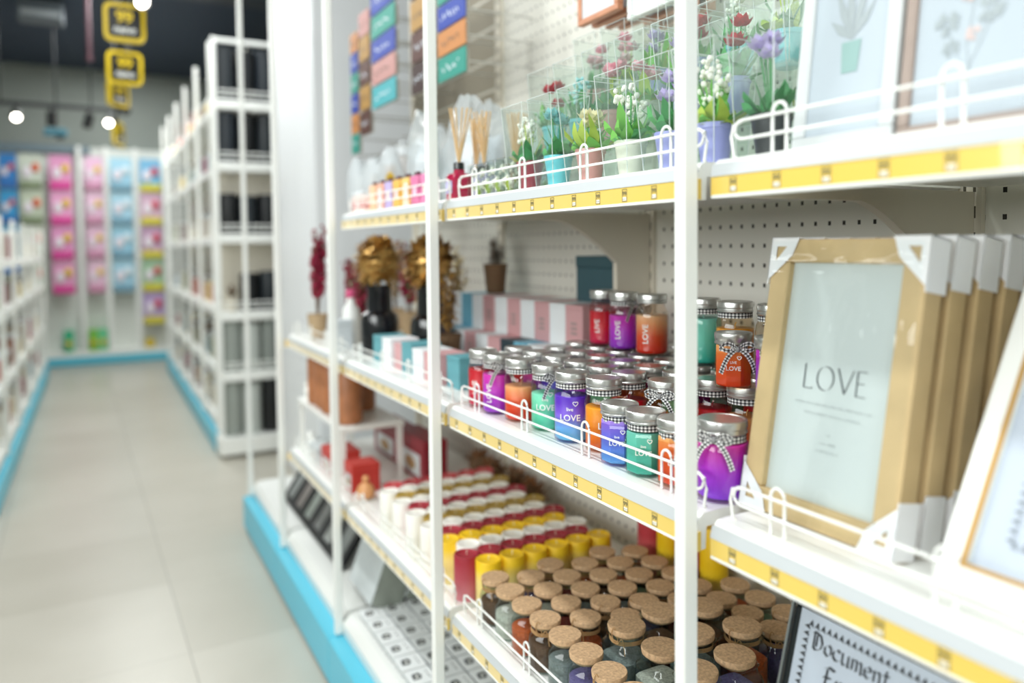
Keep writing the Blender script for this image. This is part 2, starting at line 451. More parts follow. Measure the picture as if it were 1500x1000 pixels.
# end display facing the camera: front at y=6.16
EW = .94
r = thing('end_display', 'white end display of the tall shelving stacked with dark and grey vases', 'shelving', (.80, 6.16, 0))
for x in (.0, EW-.03):
    MB().box(x, x+.03, -.03, .0, .02, 3.19, c=.004).build('post', WHITE, r)
MB().box(.031, EW-.031, -.028, -.002, 3.155, 3.185, c=.003).build('top_rail', WHITE, r)
MB().box(0.03, EW-.03, .165, .175, .1, 3.1).build('back_panel', BEIGE, r)
MB().box(-.01, EW+.01, -.06, .17, .03, .16, c=.005).build('plinth', WHITE, r)
EL = [.162, .66, 1.125, 1.715, 2.26, 2.725]
for z in EL[1:]:
    sh = MB().box(.031, EW-.031, -.05, .163, z-.07, z, c=.006).build('shelf', WHITE, r)
    g = MB()
    for zz in (.035, .07): g.tube([(.04, -.04, z+zz), (EW-.04, -.04, z+zz)], .006, 6)
    g.build('wire_guard', WHITE, sh)
    poly = [(EW-.05, z-.071), (EW-.05, z-.23)] + [(EW-.05-.21*math.sin(PI/2*k/6), z-.23+.155*(1-math.cos(PI/2*k/6))) for k in range(1, 7)]
    MB().prism(poly[::-1], -.04, -.02, 1).build('bracket', WHITE, r)
# rack on the back wall
r = thing('wall_rack', 'white wall rack at the end of the aisle hung with toy packs', 'shelving', (0, 12.2, 0))
MB().box(-1.5, .98, .19, .21, .05, 3.05).build('back_panel', pm('rack_panel', '#dfe2dc', .5), r)
for x in (-.17, .16, .53, .93): MB().box(x-.028, x+.028, .02, .19, .05, 3.05).build('upright', WHITE, r)
MB().box(-1.5, .98, -.02, .2, .01, .115, c=.004).build('kick_plate', BLUE, r)
MB().box(-1.5, .98, .0, .2, .117, .19, c=.004).build('base_deck', WHITE, r)
MB().box(-1.6, -.03, .1, .2, 2.955, 3.06).build('top_trim', pm('rack_trim', '#6f8089', .5), r)

# ------------------------------------------------------------------ camera (two-point calibration of the photograph)
fpx, cx = 1120., 750.; v1 = (140., 367.); v2 = (1005., 26800.); cy = 408.6367
ay = Vector(((v1[0]-cx)/fpx, -(v1[1]-cy)/fpx, -1)).normalized()
az = Vector((-(v2[0]-cx)/fpx, (v2[1]-cy)/fpx, 1)).normalized()
ax = ay.cross(az)
R = Matrix((ax, ay, az))          # rows: world axes in camera space  ->  maps camera vectors to world
cam = bpy.data.cameras.new('camera'); co = bpy.data.objects.new('camera', cam); C.objects.link(co)
M = R.to_4x4(); M.translation = Vector((0, 0, 1.6)); co.matrix_world = M
cam.sensor_fit = 'HORIZONTAL'; cam.sensor_width = 36; cam.lens = 36*fpx/1500
cam.shift_x = 0; cam.shift_y = -(500-cy)/1500
cam.clip_start = .02; cam.clip_end = 60
cam.dof.use_dof = True; cam.dof.focus_distance = 1.42; cam.dof.aperture_fstop = 1.3
S.camera = co
S.view_settings.view_transform = 'Standard'; S.view_settings.look = 'None'; S.view_settings.gamma = 1
S.view_settings.exposure = 0.07
S.cycles.max_bounces = 10; S.cycles.transparent_max_bounces = 48; S.cycles.diffuse_bounces = 6; S.cycles.glossy_bounces = 4
S.cycles.caustics_reflective = False; S.cycles.caustics_refractive = False
S.cycles.sample_clamp_indirect = 6
w = bpy.data.worlds.new('world'); S.world = w; w.use_nodes = True
w.node_tree.nodes['Background'].inputs[0].default_value = (.9, .95, 1, 1); w.node_tree.nodes['Background'].inputs[1].default_value = .3

# ------------------------------------------------------------------ lights
def area(name, loc, sx, sy, power, rot=(0, 0, 0), col=(.965, 1, .99)):
    l = bpy.data.lights.new(name, 'AREA'); l.shape = 'RECTANGLE'; l.size = sx; l.size_y = sy; l.energy = power; l.color = col
    o = bpy.data.objects.new(name, l); C.objects.link(o); o.location = loc; o.rotation_euler = rot
    return o
for y_ in (-.3, .75, 1.8, 2.85, 3.9):
    area('track_spot_light', (-.35, y_, 3.85), .16, .16, 15, (0, math.radians(-16), 0))
area('far_aisle_fill_light', (.35, 8.2, 4.1), .7, 6.4, 215)  # added fill without a fixture, brightens the far aisle
area('side_fill_light', (-2.6, .1, 2.1), 1., 4.4, 104, (0, math.radians(-82), 0))  # added unseen flood, reaches under the shelves from the side
area('side_fill_light', (-1.7, 3.2, 3.4),   .8, 1.8, 34, (0, math.radians(-52), 0))  # second added side fill, aimed at the black vase bay
area('camera_side_fill_light', (-.9, -2.4, 3.4), 1.6, .8, 45, (math.radians(55), 0, math.radians(-12)))  # added unseen fill from behind the camera
area('cross_aisle_light', (2.6, 5.6, 4.1), 2, .8, 50)
# ------------------------------------------------------------------ candle jars
def wax(name, stops): return ramp_z('wax_'+name, stops, .35, 2, .0, .1, sss=.5)
WAX = {
 'red': wax('red', [(0, '#dc2270'), (.5, '#e42238'), (1, '#c41a30')]),
 'magenta': wax('magenta', [(0, '#9a48dc'), (.45, '#c23edc'), (1, '#de38b4')]),
 'peach': wax('peach', [(0, '#d61f14'), (.45, '#e2542c'), (.75, '#efa878'), (1, '#eec9a4')]),
 'mint': wax('mint', [(0, '#5ed8bc'), (.6, '#93e6c8'), (1, '#a6efd6')]),
 'violet': wax('violet', [(0, '#7ff0f2'), (.3, '#8adcf4'), (.55, '#a884ec'), (.8, '#7a44cc'), (1, '#6a38c0')]),
 'orange': wax('orange', [(0, '#f0641e'), (.5, '#fa9c28'), (1, '#fdb834')]),
 'blue': wax('blue', [(0, '#5ed0f6'), (.5, '#8496f4'), (1, '#b878dc')]),
 'teal': wax('teal', [(0, '#34bca8'), (.6, '#84dcc6'), (1, '#a8e6d4')]),
 'amber': wax('amber', [(0, '#e8421c'), (.5, '#f2702a'), (1, '#f8c27a')]),
 'plum': wax('plum', [(0, '#8a48f0'), (.45, '#b03ae0'), (1, '#d42c92')]),
}
TINT = {}
for k, h in dict(red='#f6dcde', magenta='#f4e2f0', peach='#faf3ea', mint='#e4f4ee', violet='#e4e0f6', orange='#f7ecda', blue='#e8e0f4', teal='#e2f2f0', amber='#f8efe2', plum='#f3dfee').items():
    TINT[k] = glass('jar_glass_'+k, h, 1.45, .03)
def gingham_ring(b, r, z0, z1, n=64, rows=4, sq=0., rot=0.):
    for j in range(rows):
        za, zb = z0+(z1-z0)*j/rows, z0+(z1-z0)*(j+1)/rows
        for k in range(n):
            p = []
            for a in (2*PI*k/n+rot, 2*PI*(k+1)/n+rot):
                q = 1/((abs(math.cos(a))**(2+sq)+abs(math.sin(a))**(2+sq))**(1/(2+sq))) if sq else 1
                p.append((r*q*math.cos(a), r*q*math.sin(a)))
            m = (k % 2)+(j % 2)
            b.add([(p[0][0], p[0][1], za), (p[1][0], p[1][1], za), (p[1][0], p[1][1], zb), (p[0][0], p[0][1], zb)], [(0, 1, 2, 3)], m)
def gingham_strip(b, pts, wdir, w=.006):
    """checked ribbon along pts; wdir the across direction"""
    pts = [Vector(p) for p in pts]; wd = Vector(wdir).normalized()
    # resample
    out = []
    for a, c in zip(pts, pts[1:]):
        k = max(1, int((c-a).length/.0022))
        out += [a+(c-a)*(i/k) for i in range(k)]
    out.append(pts[-1]); R_ = 3
    for i in range(len(out)-1):
        for j in range(R_):
            s0, s1 = -w+2*w*j/R_, -w+2*w*(j+1)/R_
            b.add([tuple(out[i]+wd*s0), tuple(out[i]+wd*s1), tuple(out[i+1]+wd*s1), tuple(out[i+1]+wd*s0)], [(0, 1, 2, 3)], (i % 2)+(j % 2))
def curve_pts(P0, P1, P2, n=8):
    P0, P1, P2 = map(Vector, (P0, P1, P2))
    return [P0*(1-t)**2+P1*2*t*(1-t)+P2*t*t for t in [i/n for i in range(n+1)]]
def wrap(r, a0, z0, out=.0006):
    """map flat lettering to a cylinder about +z, centred on angle a0 (reads left to right from outside)"""
    return lambda x, y: ((r+out)*math.cos(a0+x/r), (r+out)*math.sin(a0+x/r), z0+y)
def heart(b, fn, cx_, cy_, s, w, m=0):
    p = []
    for k in range(25):
        t = 2*PI*k/24
        p.append((cx_+s*.8*math.sin(t)**3, cy_+s*(.65*math.cos(t)-.25*math.cos(2*t)-.1*math.cos(3*t))))
    for (ax_, ay_), (bx_, by_) in zip(p, p[1:]):
        l = math.hypot(bx_-ax_, by_-ay_)
        if l < 1e-7: continue
        nx, ny = -(by_-ay_)/l*w*.7, (bx_-ax_)/l*w*.7
        b.add([fn(ax_-nx, ay_-ny), fn(ax_+nx, ay_+ny), fn(bx_+nx, by_+ny), fn(bx_-nx, by_-ny)], [(0, 3, 2, 1)], m)
VIEW = PI+.45         # side of a jar that looks at the aisle
def mason_jar(name, label, loc, wx, H=.142, R=.0385, words_=('live', 'LOVE'), bow=None, vertical=False, group='candle jars on the middle shelf', a0=VIEW, square=False, fill=.64, ribbon=True):
    t = thing(name, label, 'candle jar', loc, group=group)
    n = 8 if square else 36
    k = H/.142; sq = 0
    rot = PI/8 if square else 0
    zs = H-.024
    prof = [(R*.86, 0), (R*.97, .004), (R, .012), (R, zs-.03*k), (R*.97, zs-.018*k), (R*.86, zs-.008*k), (R*.78, zs-.002*k), (R*.78, zs+.008)]
    MB().lathe(prof, n, 0, rot=rot, cap=False).lathe([(R*.84, .0008), (R*.2, .004)], n, 0, rot=rot, cap=False).build('glass', TINT[wx], t, sharp=50 if not square else 25)
    zf = H*fill
    MB().lathe([(R*.82, .0045), (R*.93, .0075), (R*.945, .014), (R*.945, zf-.001), (R*.92, zf), (R*.3, zf-.0008)], n, 0, rot=rot).tube([(0, 0, zf-.002), (.001, .001, zf+.006), (.003, 0, zf+.011)], .0011, 6).build('wax', WAX[wx], t, sharp=50 if not square else 25)
    RL = R*.93 if not square else R*.98
    b = MB(); m = 40
    pr = [(RL*.965, zs+.003), (RL, zs+.0045), (RL, zs+.006), (RL*.975, zs+.0072), (RL*.975, zs+.011), (RL, zs+.0125), (RL, zs+.0205), (RL*.985, zs+.0228), (RL*.95, zs+.024), (RL*.86, zs+.024), (RL*.84, zs+.0232), (RL*.3, zs+.0233)]
    b.lathe(pr, m, 0, cap=False); b.add([(RL*.3*math.cos(2*PI*i/m), RL*.3*math.sin(2*PI*i/m), zs+.0233) for i in range(m)], [tuple(range(m))], 0)
    b.build('lid', SILV, t, sharp=30)
    if ribbon:
        g = MB(); gingham_ring(g, R*.885, zs-.0085, zs+.0025, 60, 4)
        if bow is not None:
            a = bow; o = Vector((math.cos(a), math.sin(a), 0)); s = Vector((-math.sin(a), math.cos(a), 0)); base = o*(R*.9+.002)+Vector((0, 0, zs-.003))
            Z = Vector((0, 0, 1))
            for sg in (-1, 1):
                lp = curve_pts(base, base+s*(sg*.018)+Z*.018+o*.006, base+s*(sg*.03)+Z*.004+o*.004)+curve_pts(base+s*(sg*.03)+Z*.004+o*.004, base+s*(sg*.022)-Z*.006+o*.008, base+o*.002)[1:]
                gingham_strip(g, lp, (Z*.9+o*.3), .0042)
                tl = curve_pts(base+o*.002, base+s*(sg*.02)-Z*.004+o*.012, base+s*(sg*.03)-Z*.042+o*.006)
                gingham_strip(g, tl, (s*.8+Z*.5*sg), .0042)
            g.blob(tuple(base+o*.003), .0055, 1, 6, 4)
        g.build('gingham_ribbon', [G_WHT, G_GRY, G_BLK], t)
    L = MB()
    if words_:
        rr = R if not square else R*math.cos(PI/8)+.0002
        if vertical:
            fn = lambda x, y: wrap(rr, a0, H*.36)(-y, x)
            put_text(L, words_[0], .019*k, lambda x, y: fn(x, y-.008), 0, bold=.012)
        else:
            zz = H*.47; sz = [.0105, .018, .0105, .008]
            fn = (lambda x, y: wrap(rr, a0, 0)(x, y)) if not square else (lambda x, y: tuple(Vector((math.cos(a0), math.sin(a0), 0))*(rr+.0006)+Vector((-math.sin(a0), math.cos(a0), 0))*x+Vector((0, 0, y))))
            for i, wd in enumerate(words_):
                s_ = sz[min(i, 3)]*k*(.85 if square else 1)
                put_text(L, wd, s_, lambda x, y, z=zz: fn(x, z+y), 0, bold=.012); zz -= sz[min(i+1, 3)]*k*1.12*(.85 if square else 1)
            heart(L, lambda x, y: fn(x, y), R*.3, H*.575, .0065*k, .001)
        L.build('lettering', BAR, t)
    return t
MS = LV[2]+.0008
# front file of the middle shelf
FRONT = [
 ('red', .851, 1.722, ('LIVE',), None, 'red candle jar with vertical white lettering, beside the far end of the shelf guard'),
 ('magenta', .846, 1.632, ('LOVE',), VIEW+.9, 'magenta candle jar with white vertical word, second in the front row from the white post'),
 ('peach', .855, 1.535, None, None, 'peach over red candle jar standing between the magenta and the mint jar'),
 ('mint', .864, 1.428, ('live', 'LOVE'), VIEW+1.0, 'mint green candle jar in the front row with metal lid'),
 ('violet', .856, 1.318, ('live', 'LOVE'), None, 'tall violet to aqua candle jar with white heart lettering in the front row'),
]
for c, x, y, wd, bow, lab in FRONT:
    mason_jar('candle_jar', lab, (x, y, MS), c, words_=wd, bow=bow, vertical=bool(wd and len(wd) == 1), group='candle jars on the middle shelf', fill=.56 if c in ('mint', 'peach') else .66, a0=VIEW+(.4 if wd and len(wd) > 1 else 0))
mason_jar('candle_jar', 'tall orange candle jar with gingham ribbon behind the small octagonal jars', (.87, 1.226, MS), 'orange', words_=('live', 'LOVE'), fill=.6, a0=VIEW+.75)
GS = 'small octagonal candle jars at the shelf front'
mason_jar('octagonal_candle_jar', 'small violet and blue octagonal candle jar with white lettering at shelf front', (.838, 1.132, MS), 'blue', H=.112, R=.036, square=True, words_=('live', 'LOVE'), group=GS, bow=VIEW+1.3, a0=PI+PI/4, fill=.74)
mason_jar('octagonal_candle_jar', 'small teal octagonal candle jar between the violet one and the bowed orange one', (.838, 1.056, MS), 'teal', H=.112, R=.036, square=True, words_=('live', 'LOVE'), group=GS, a0=PI+PI/4, fill=.68)
mason_jar('octagonal_candle_jar', 'small orange octagonal candle jar with checked bow tail beside the thick white post', (.846, .98, MS), 'amber', H=.112, R=.036, square=True, words_=('live', 'LOVE'), group=GS, bow=VIEW+.9, a0=PI+PI/4, fill=.74)
mason_jar('candle_jar', 'round plum and violet candle jar with checked bow next to the love frame', (.862, .894, MS), 'plum', H=.126, R=.0415, words_=None, bow=VIEW+.05, fill=.72)
# rows behind: bowed brown jar first
mason_jar('candle_jar', 'amber candle jar with black checked bow in the second row behind the orange jar', (.955, 1.14, MS), 'amber', words_=('LOVE',), vertical=True, bow=VIEW+.1, fill=.5)
protos = {}
def proto_jar(c):
    if c not in protos:
        protos[c] = None
    return protos[c]
cols = ['red', 'amber', 'plum', 'orange', 'violet', 'mint', 'magenta', 'red', 'teal', 'amber']
names = dict(red='red', amber='amber', plum='plum', orange='orange', violet='violet', mint='mint', magenta='magenta', teal='teal', peach='peach', blue='blue')
src = {}
rowx = [.952, 1.043, 1.134, 1.225, 1.316]
for i, x in enumerate(rowx):
    for j in range(9):
        y = 1.715-.0925*j+(.045 if i % 2 else 0)
        if i == 0 and (j >= 6): continue
        if i == 0: x = .95
        if y < .905: continue
        if y > 1.74: continue
        c = cols[(i*3+j*2) % len(cols)]
        lab = '%s candle jar, %s row from the shelf edge, %s from the far end' % (names[c], ORD[i+1], ORD[j])
        p = (x+rnd.uniform(-.003, .003), y+rnd.uniform(-.003, .003), MS)
        if c not in src: src[c] = mason_jar('candle_jar', lab, p, c, words_=('LOVE',), vertical=True, fill=.6)
        else: dup(src[c], p, (0, 0, rnd.uniform(-.4, .4)), lab)
# the second layer, standing on lids
T2 = MS+.1426
mason_jar('candle_jar', 'red and magenta candle jar standing on lids next to the pink boxes', (1.158, 1.632, T2), 'red', words_=('LIVE',), vertical=True, fill=.62, ribbon=False)
mason_jar('candle_jar', 'purple candle jar standing on lids between the red one and the orange one', (1.146, 1.527, T2), 'magenta', words_=('LOVE',), vertical=True, fill=.6, bow=VIEW+1.2)
mason_jar('candle_jar', 'orange over red candle jar standing on lids beside the thick white post', (1.146, 1.42, T2), 'peach', words_=('LOVE',), vertical=True, fill=.66, ribbon=False)
mason_jar('candle_jar', 'big amber orange candle jar on upper layer behind the small orange one', (1.135, 1.142, T2), 'orange', H=.142, words_=('live', 'LOVE'), fill=.62)
mason_jar('candle_jar', 'big orange candle jar on upper layer half hidden behind the love frame', (1.14, 1.04, T2), 'amber', H=.142, words_=('LOVE',), vertical=True, fill=.55)
mason_jar('candle_jar', 'green candle jar on upper layer peeping out beside the white post', (1.15, 1.25, T2), 'teal', words_=None, fill=.7)
GU = 'small octagonal candle jars on the upper layer'
mason_jar('octagonal_candle_jar', 'small bright orange octagonal jar with checked bow on top of other lids', (1.002, 1.012, T2), 'amber', H=.1, R=.034, square=True, words_=('LIVE', 'LOVE'), bow=VIEW+.55, group=GU, a0=PI+PI/4, fill=.78)
mason_jar('octagonal_candle_jar', 'small magenta octagonal jar with checked bow touching the love frame corner', (1.01, .925, T2), 'plum', H=.1, R=.034, square=True, words_=('live', 'LOVE'), bow=VIEW+.5, group=GU, a0=PI+PI/4, fill=.78)

# ------------------------------------------------------------------ cork spice jars on the lower shelf
LS = LV[1]+.0008
BATH = {k: pm('salt_'+k, h, .8, noise=.35, nscale=220) for k, h in dict(orange='#d9622b', white='#d9d5cc', brown='#6e4a34', purple='#7a6aa8', red='#8e2d2a', green='#7f9478', grey='#8f9496').items()}
PLAIN = glass('jar_glass_plain', '#e6efec', 1.45, .03)
TWINE = pm('jute_twine', '#b08a5c', .9)
def cork_jar(label, loc, c, H=.112, R=.0378, square=False, twine=False, group='cork jars on the lower shelf'):
    t = thing('cork_jar', label, 'jar', loc, group=group)
    n = 28; sq = 4. if square else 0.
    zs = H-.03
    MB().lathe([(R*.88, 0), (R, .005), (R, zs-.016), (R*.93, zs-.006), (R*.8, zs), (R*.78, zs+.01), (R*.84, zs+.0135), (R*.84, zs+.0165), (R*.78, zs+.018)], n, 0, sq=sq, rot=PI/4 if square else 0, cap=False).lathe([(R*.85, .0008), (R*.1, .003)], n, 0, cap=False).build('glass', PLAIN, t, sharp=50)
    MB().lathe([(R*.85, .004), (R*.93, .008), (R*.93, zs*.72), (R*.5, zs*.74)], n, 0, sq=sq, rot=PI/4 if square else 0).build('contents', BATH[c], t, sharp=50)
    b = MB(); RC = R*.905
    b.lathe([(RC*.8, zs+.012), (RC*.92, zs+.0185), (RC, zs+.019), (RC*1.03, zs+.028), (RC*1.0, zs+.0305), (RC*.5, zs+.0312)], n, 0)
    b.build('cork', CORK, t, sharp=40)
    if twine:
        g = MB()
        for q in range(3): g.tube([(R*.83*math.cos(a*PI/10), R*.83*math.sin(a*PI/10), zs+.002+.003*q+.001*math.sin(a)) for a in range(20)], .0012, 5, closed=True)
        a = VIEW; o = Vector((math.cos(a), math.sin(a), 0)); s_ = Vector((-math.sin(a), math.cos(a), 0)); B = o*R*.85+Vector((0, 0, zs+.004)); Z = Vector((0, 0, 1))
        g.tube(curve_pts(B, B+s_*.012+Z*.03+o*.001, B+s_*.016-Z*.02+o*.003), .0011, 5)
        g.tube(curve_pts(B, B-s_*.008+Z*.05+o*.001, B-s_*.014+Z*.02+o*.003)+curve_pts(B-s_*.014+Z*.02+o*.003, B-s_*.01-Z*.004+o*.002, B)[1:], .0011, 5)
        g.build('twine_bow', TWINE, t)
    return t
cs = ['brown', 'white', 'orange', 'brown', 'grey', 'purple', 'white', 'red', 'orange', 'green', 'brown', 'red', 'grey']
src2 = {}
for i in range(7):
    x = .852+.0815*i
    for j in range(10):
        y = 1.672-.081*j-(.0395 if i % 2 else 0)
        if y < .91: continue
        if i == 6 and y > 1.36: continue
        if 1 <= i <= 4 and .98 < y < 1.345: continue     # the larger square jars stand here
        c = cs[(i*5+j) % len(cs)]
        if i == 0: c = ['brown', 'white', 'orange', 'brown', 'grey', 'purple', 'grey', 'white', 'brown', 'white'][j]
        tw = (i*3+j) % 3 == 0
        lab = 'small cork jar of %s bath salts, %s file from the shelf edge, %s from candles' % (c, ORD[i], ORD[j])
        p = (x+rnd.uniform(-.001, .001), y+rnd.uniform(-.001, .001), LS); rz = (0, 0, rnd.uniform(-.5, .5))
        if (c, tw) not in src2: src2[(c, tw)] = cork_jar(lab, p, c, twine=tw)
        else: dup(src2[(c, tw)], p, rz, lab)
big = None
k = 0
for (x, y, c, w_) in [(.945, 1.255, 'grey', ''), (.95, 1.15, 'white', ''), (1.045, 1.27, 'brown', ''), (1.05, 1.165, 'grey', ''), (.955, 1.055, 'red', ''), (1.145, 1.24, 'brown', ''), (1.15, 1.135, 'orange', ''), (1.055, 1.06, 'purple', '')]:
    cork_jar('large square jar of %s salts, %s of the taller group near the thick post' % (c, ORD[k]), (x, y, LS), c, H=.15, R=.0425, square=True, twine=(k % 3 == 0), group='large square cork jars')
    k += 1

# ------------------------------------------------------------------ pillar candles
CW = {k: ramp_z('candle_'+k, st, .45, 2, 0, .12) for k, st in dict(
    yellow=[(0, '#f3e3a0'), (.55, '#f5dc83'), (.8, '#f6cf2a'), (1, '#f2c414')], red=[(0, '#d98a94'), (.5, '#b8505c'), (.85, '#a62c3c'), (1, '#a02434')],
    white=[(0, '#f0efe8'), (1, '#f3f1ea')], gold=[(0, '#c9ad63'), (1, '#a98b3a')], rose=[(0, '#e29a95'), (.6, '#d86c6c'), (1, '#c04048')]).items()}
WICK = pm('wick', '#e9e3d2', .8)
def candle(label, loc, c, H=.118, R=.0342, group=None):
    t = thing('wax_candle', label, 'candle', loc, group=group)
    MB().lathe([(R*.96, 0), (R, .002), (R, H-.003), (R*.97, H-.0008), (R*.88, H), (R*.8, H-.0025), (R*.25, H-.0035)], 28).build('wax_body', CW[c], t, sharp=50)
    MB().tube([(0, 0, H-.006), (.0005, .001, H+.003), (.003, .002, H+.008)], .0011, 6).build('wick', WICK, t)
    return t
rows = ['yellow', 'red', 'white', 'yellow', 'red', 'white', 'gold', 'white', 'red', 'white', 'gold', 'white', 'rose']
cnt = {}; src3 = {}
for j, c in enumerate(rows):
    y = 1.766+.0607*j
    cnt[c] = cnt.get(c, 0)+1
    for i in range(6):
        x = (.882 if j % 2 == 0 else .847)+.0702*i
        lab = '%s pillar candle, %s from the shelf edge in %s %s row past cork jars' % (c, ORD[i], ORD[cnt[c]-1], c)
        p = (x+rnd.uniform(-.0004, .0004), y+rnd.uniform(-.0003, .0003), LS)
        g = '%s pillar candles on the lower shelf' % c
        if c not in src3: src3[c] = candle(lab, p, c, group=g)
        else: dup(src3[c], p, (0, 0, rnd.uniform(-PI, PI)), lab, g)
# tall candles behind the yellow ones
for k, (x, y, c, h) in enumerate([(1.365, 1.7, 'rose', .26), (1.365, 1.615, 'yellow', .24), (1.365, 1.53, 'rose', .25), (1.365, 1.445, 'yellow', .22)]):
    candle('tall %s pillar candle against the pegboard, %s from the candle rows' % (c, ORD[k]), (x, y-.0, LS), c, H=h, R=.036, group='tall pillar candles')
# ------------------------------------------------------------------ picture frames, right-hand bay
BEECH = pm('beech_wood', '#cbb081', .5, noise=.12, nscale=14)
BEECH2 = pm('beech_side', '#bb9b6c', .5, noise=.15, nscale=14)
CARD = pm('white_card', '#d3dade', .5)
PRINT = pm('pale_print', '#c6cfce', .35)
GREYT = pm('grey_lettering', '#4c5154', .6)
PLAST = pm('white_plastic', '#f3f4f6', .3)
def R2(b, y0, y1, z0, z1, x=-.0006, m=0):
    b.add([(x, y0, z0), (x, y0, z1), (x, y1, z1), (x, y1, z0)], [(0, 1, 2, 3)], m)
def rim(b, Wd, H, bw, T, m=0, x0=0., ch=.002):
    for (y0, y1, z0, z1) in ((-Wd/2, Wd/2, 0, bw), (-Wd/2, Wd/2, H-bw, H), (-Wd/2, -Wd/2+bw, bw, H-bw), (Wd/2-bw, Wd/2, bw, H-bw)):
        b.box(x0, x0+T, y0, y1, z0, z1, m, c=ch)
LOVE = {'L': [[(0, 1), (0, 0), (.42, 0), (.42, .06)]], 'O': [[(.42+.4*math.sin(2*PI*k/24), .5+.5*math.cos(2*PI*k/24)) for k in range(25)]],
        'V': [[(0, 1), (.38, 0), (.74, 1)]], 'E': [[(.42, 1), (0, 1), (0, 0), (.44, 0)], [(0, .52), (.34, .52)]]}
ADV = {'L': .62, 'O': 1.0, 'V': .92, 'E': .5}
def love_frame(label, loc, lean, full=True):
    Wd, H, T, bw = .252, .405, .036, .034
    loc = (loc[0], loc[1], loc[2]+(T+.004)*math.sin(lean)+.0006)
    t = thing('photo_frame', label, 'picture frame', loc, (0, lean, 0), 'stacked beech photo frames')
    b = MB(); rim(b, Wd, H, bw, T); b.build('frame', BEECH, t)
    b = MB().box(.012, .03, -Wd/2+bw-.004, Wd/2-bw+.004, bw-.004, H-bw+.004); b.build('print', PRINT, t)
    # card corner protectors with a cut triangle
    for sy in (-1, 1):
        for top in (0, 1):
            c = MB(); e = .0025; a = .058
            Y = lambda v: sy*(Wd/2+e-v); Z = (lambda v: H+e-v) if top else (lambda v: -.0005+v)
            P = lambda u, v: (-.0022, Y(u), Z(v))
            o = [(0, 0), (a*.9, 0), (a*.72, .028), (0, a*1.15)]; h = [(.012, .014), (.03, .014), (.012, .036)]
            c.add([P(*p) for p in (o[0], o[1], o[2], o[3], h[0], h[1], h[2])], [(0, 1, 5, 4), (1, 2, 5), (2, 6, 5), (2, 3, 6), (3, 0, 4, 6)], 0)
            s0, s1 = sorted((Y(0), Y(e*.8))); z0, z1 = sorted((Z(0), Z(.072)))
            c.box(-.0022, T+.003, s0, s1, z0, z1, 0)
            s0, s1 = sorted((Y(0), Y(.05))); z0, z1 = sorted((Z(0), Z(.0018)))
            if top: c.box(-.0022, T+.003, s0, s1, z0, z1, 0)
            c.build('corner_protector', PLAST, t)
    if full:
        b = MB(); xx = .0112; cap = .034; x = -sum(ADV[k] for k in 'LOVE')*cap/2
        for ch in 'LOVE':
            nib(b, LOVE[ch], lambda u, v, x=x: (xx, -(x+u*cap)-.004, .19+v*cap), .036, 24); x += ADV[ch]*cap
        # the lines of small print: short strokes
        rr = random.Random(3)
        for (z, half) in ((.168, .073), (.155, .052), (.128, .004), (.116, .016), (.105, .02)):
            u = -half*.85
            while u < half*.85:
                w_ = rr.uniform(.001, .0022); R2(b, -(u+w_)-.004, -u-.004, z, z+rr.uniform(.0016, .0032), xx, 1); u += w_+rr.uniform(.0012, .0032)
        b.build('lettering', [GREYT, pm('small_print', '#a9b0b0', .6)], t)
        f = MB(); nx, nz = 40, 60; rr = random.Random(5); vs = []
        for i in range(nx+1):
            for j in range(nz+1):
                u, v = i/nx, j/nz; d = .0022*math.sin(u*19+v*3)*max(0, v-.58)+.0012*math.sin(v*31+u*7)*max(0, v-.6)+.0028*math.sin(u*46+2*math.sin(v*9))*math.exp(-((v-.7)/.07)**2)+.003*math.sin(v*60)*math.exp(-((v-.9)/.05)**2)
                vs.append((-.0058-abs(d)-.0004*rr.random()*(v > .6), (u-.5)*(Wd-.004), .004+v*(H-.008)))
        f.add(vs, [(i*(nz+1)+j, (i+1)*(nz+1)+j, (i+1)*(nz+1)+j+1, i*(nz+1)+j+1) for i in range(nx) for j in range(nz)], 0)
        f.build('plastic_wrap', glass('crinkled_film', '#fbfdfd', 1.36, .05), t, sharp=80)
    return t
lean = math.radians(10)
love_frame('beech photo frame reading LOVE, wrapped in clear plastic at front of its stack', (.850, .717, MS), lean)
for k in range(5):
    love_frame('beech photo frame with white card corners, %s behind the love frame' % ORD[k], (.850+.0535*(k+1), .717-.004*k, MS), lean, full=False)
GOLD = pm('gold_line', '#bd9555', .4, metal=.2)
ORN = pm('ornate_grey', '#8a929c', .6); PAPER = pm('certificate_paper', '#bfc9d6', .4)
def scroll_border(b, Wd, H, ins, x, w=.007, n=46):
    """repeating leaf scrolls as a printed border"""
    def run(p, q, k):
        for i in range(k):
            a = (i+.5)/k; y = p[0]+(q[0]-p[0])*a; z = p[1]+(q[1]-p[1])*a
            L = math.hypot(q[0]-p[0], q[1]-p[1])/k*.42
            if abs(q[0]-p[0]) > abs(q[1]-p[1]): pts = [(y-L, z-w*.4), (y-L*.3, z+w*.5), (y+L*.4, z+w*.1), (y+L, z-w*.4), (y+L*.3, z-w*.2)]
            else: pts = [(y-w*.4, z-L), (y+w*.5, z-L*.3), (y+w*.1, z+L*.4), (y-w*.4, z+L), (y-w*.2, z+L*.3)]
            b.add([(x, u, v) for u, v in pts], [tuple(range(5))], 0)
    Y = Wd/2-ins
    run((-Y, ins), (-Y, H-ins), n); run((Y, ins), (Y, H-ins), n); run((-Y, ins), (Y, ins), int(n*.75)); run((-Y, H-ins), (Y, H-ins), int(n*.75))
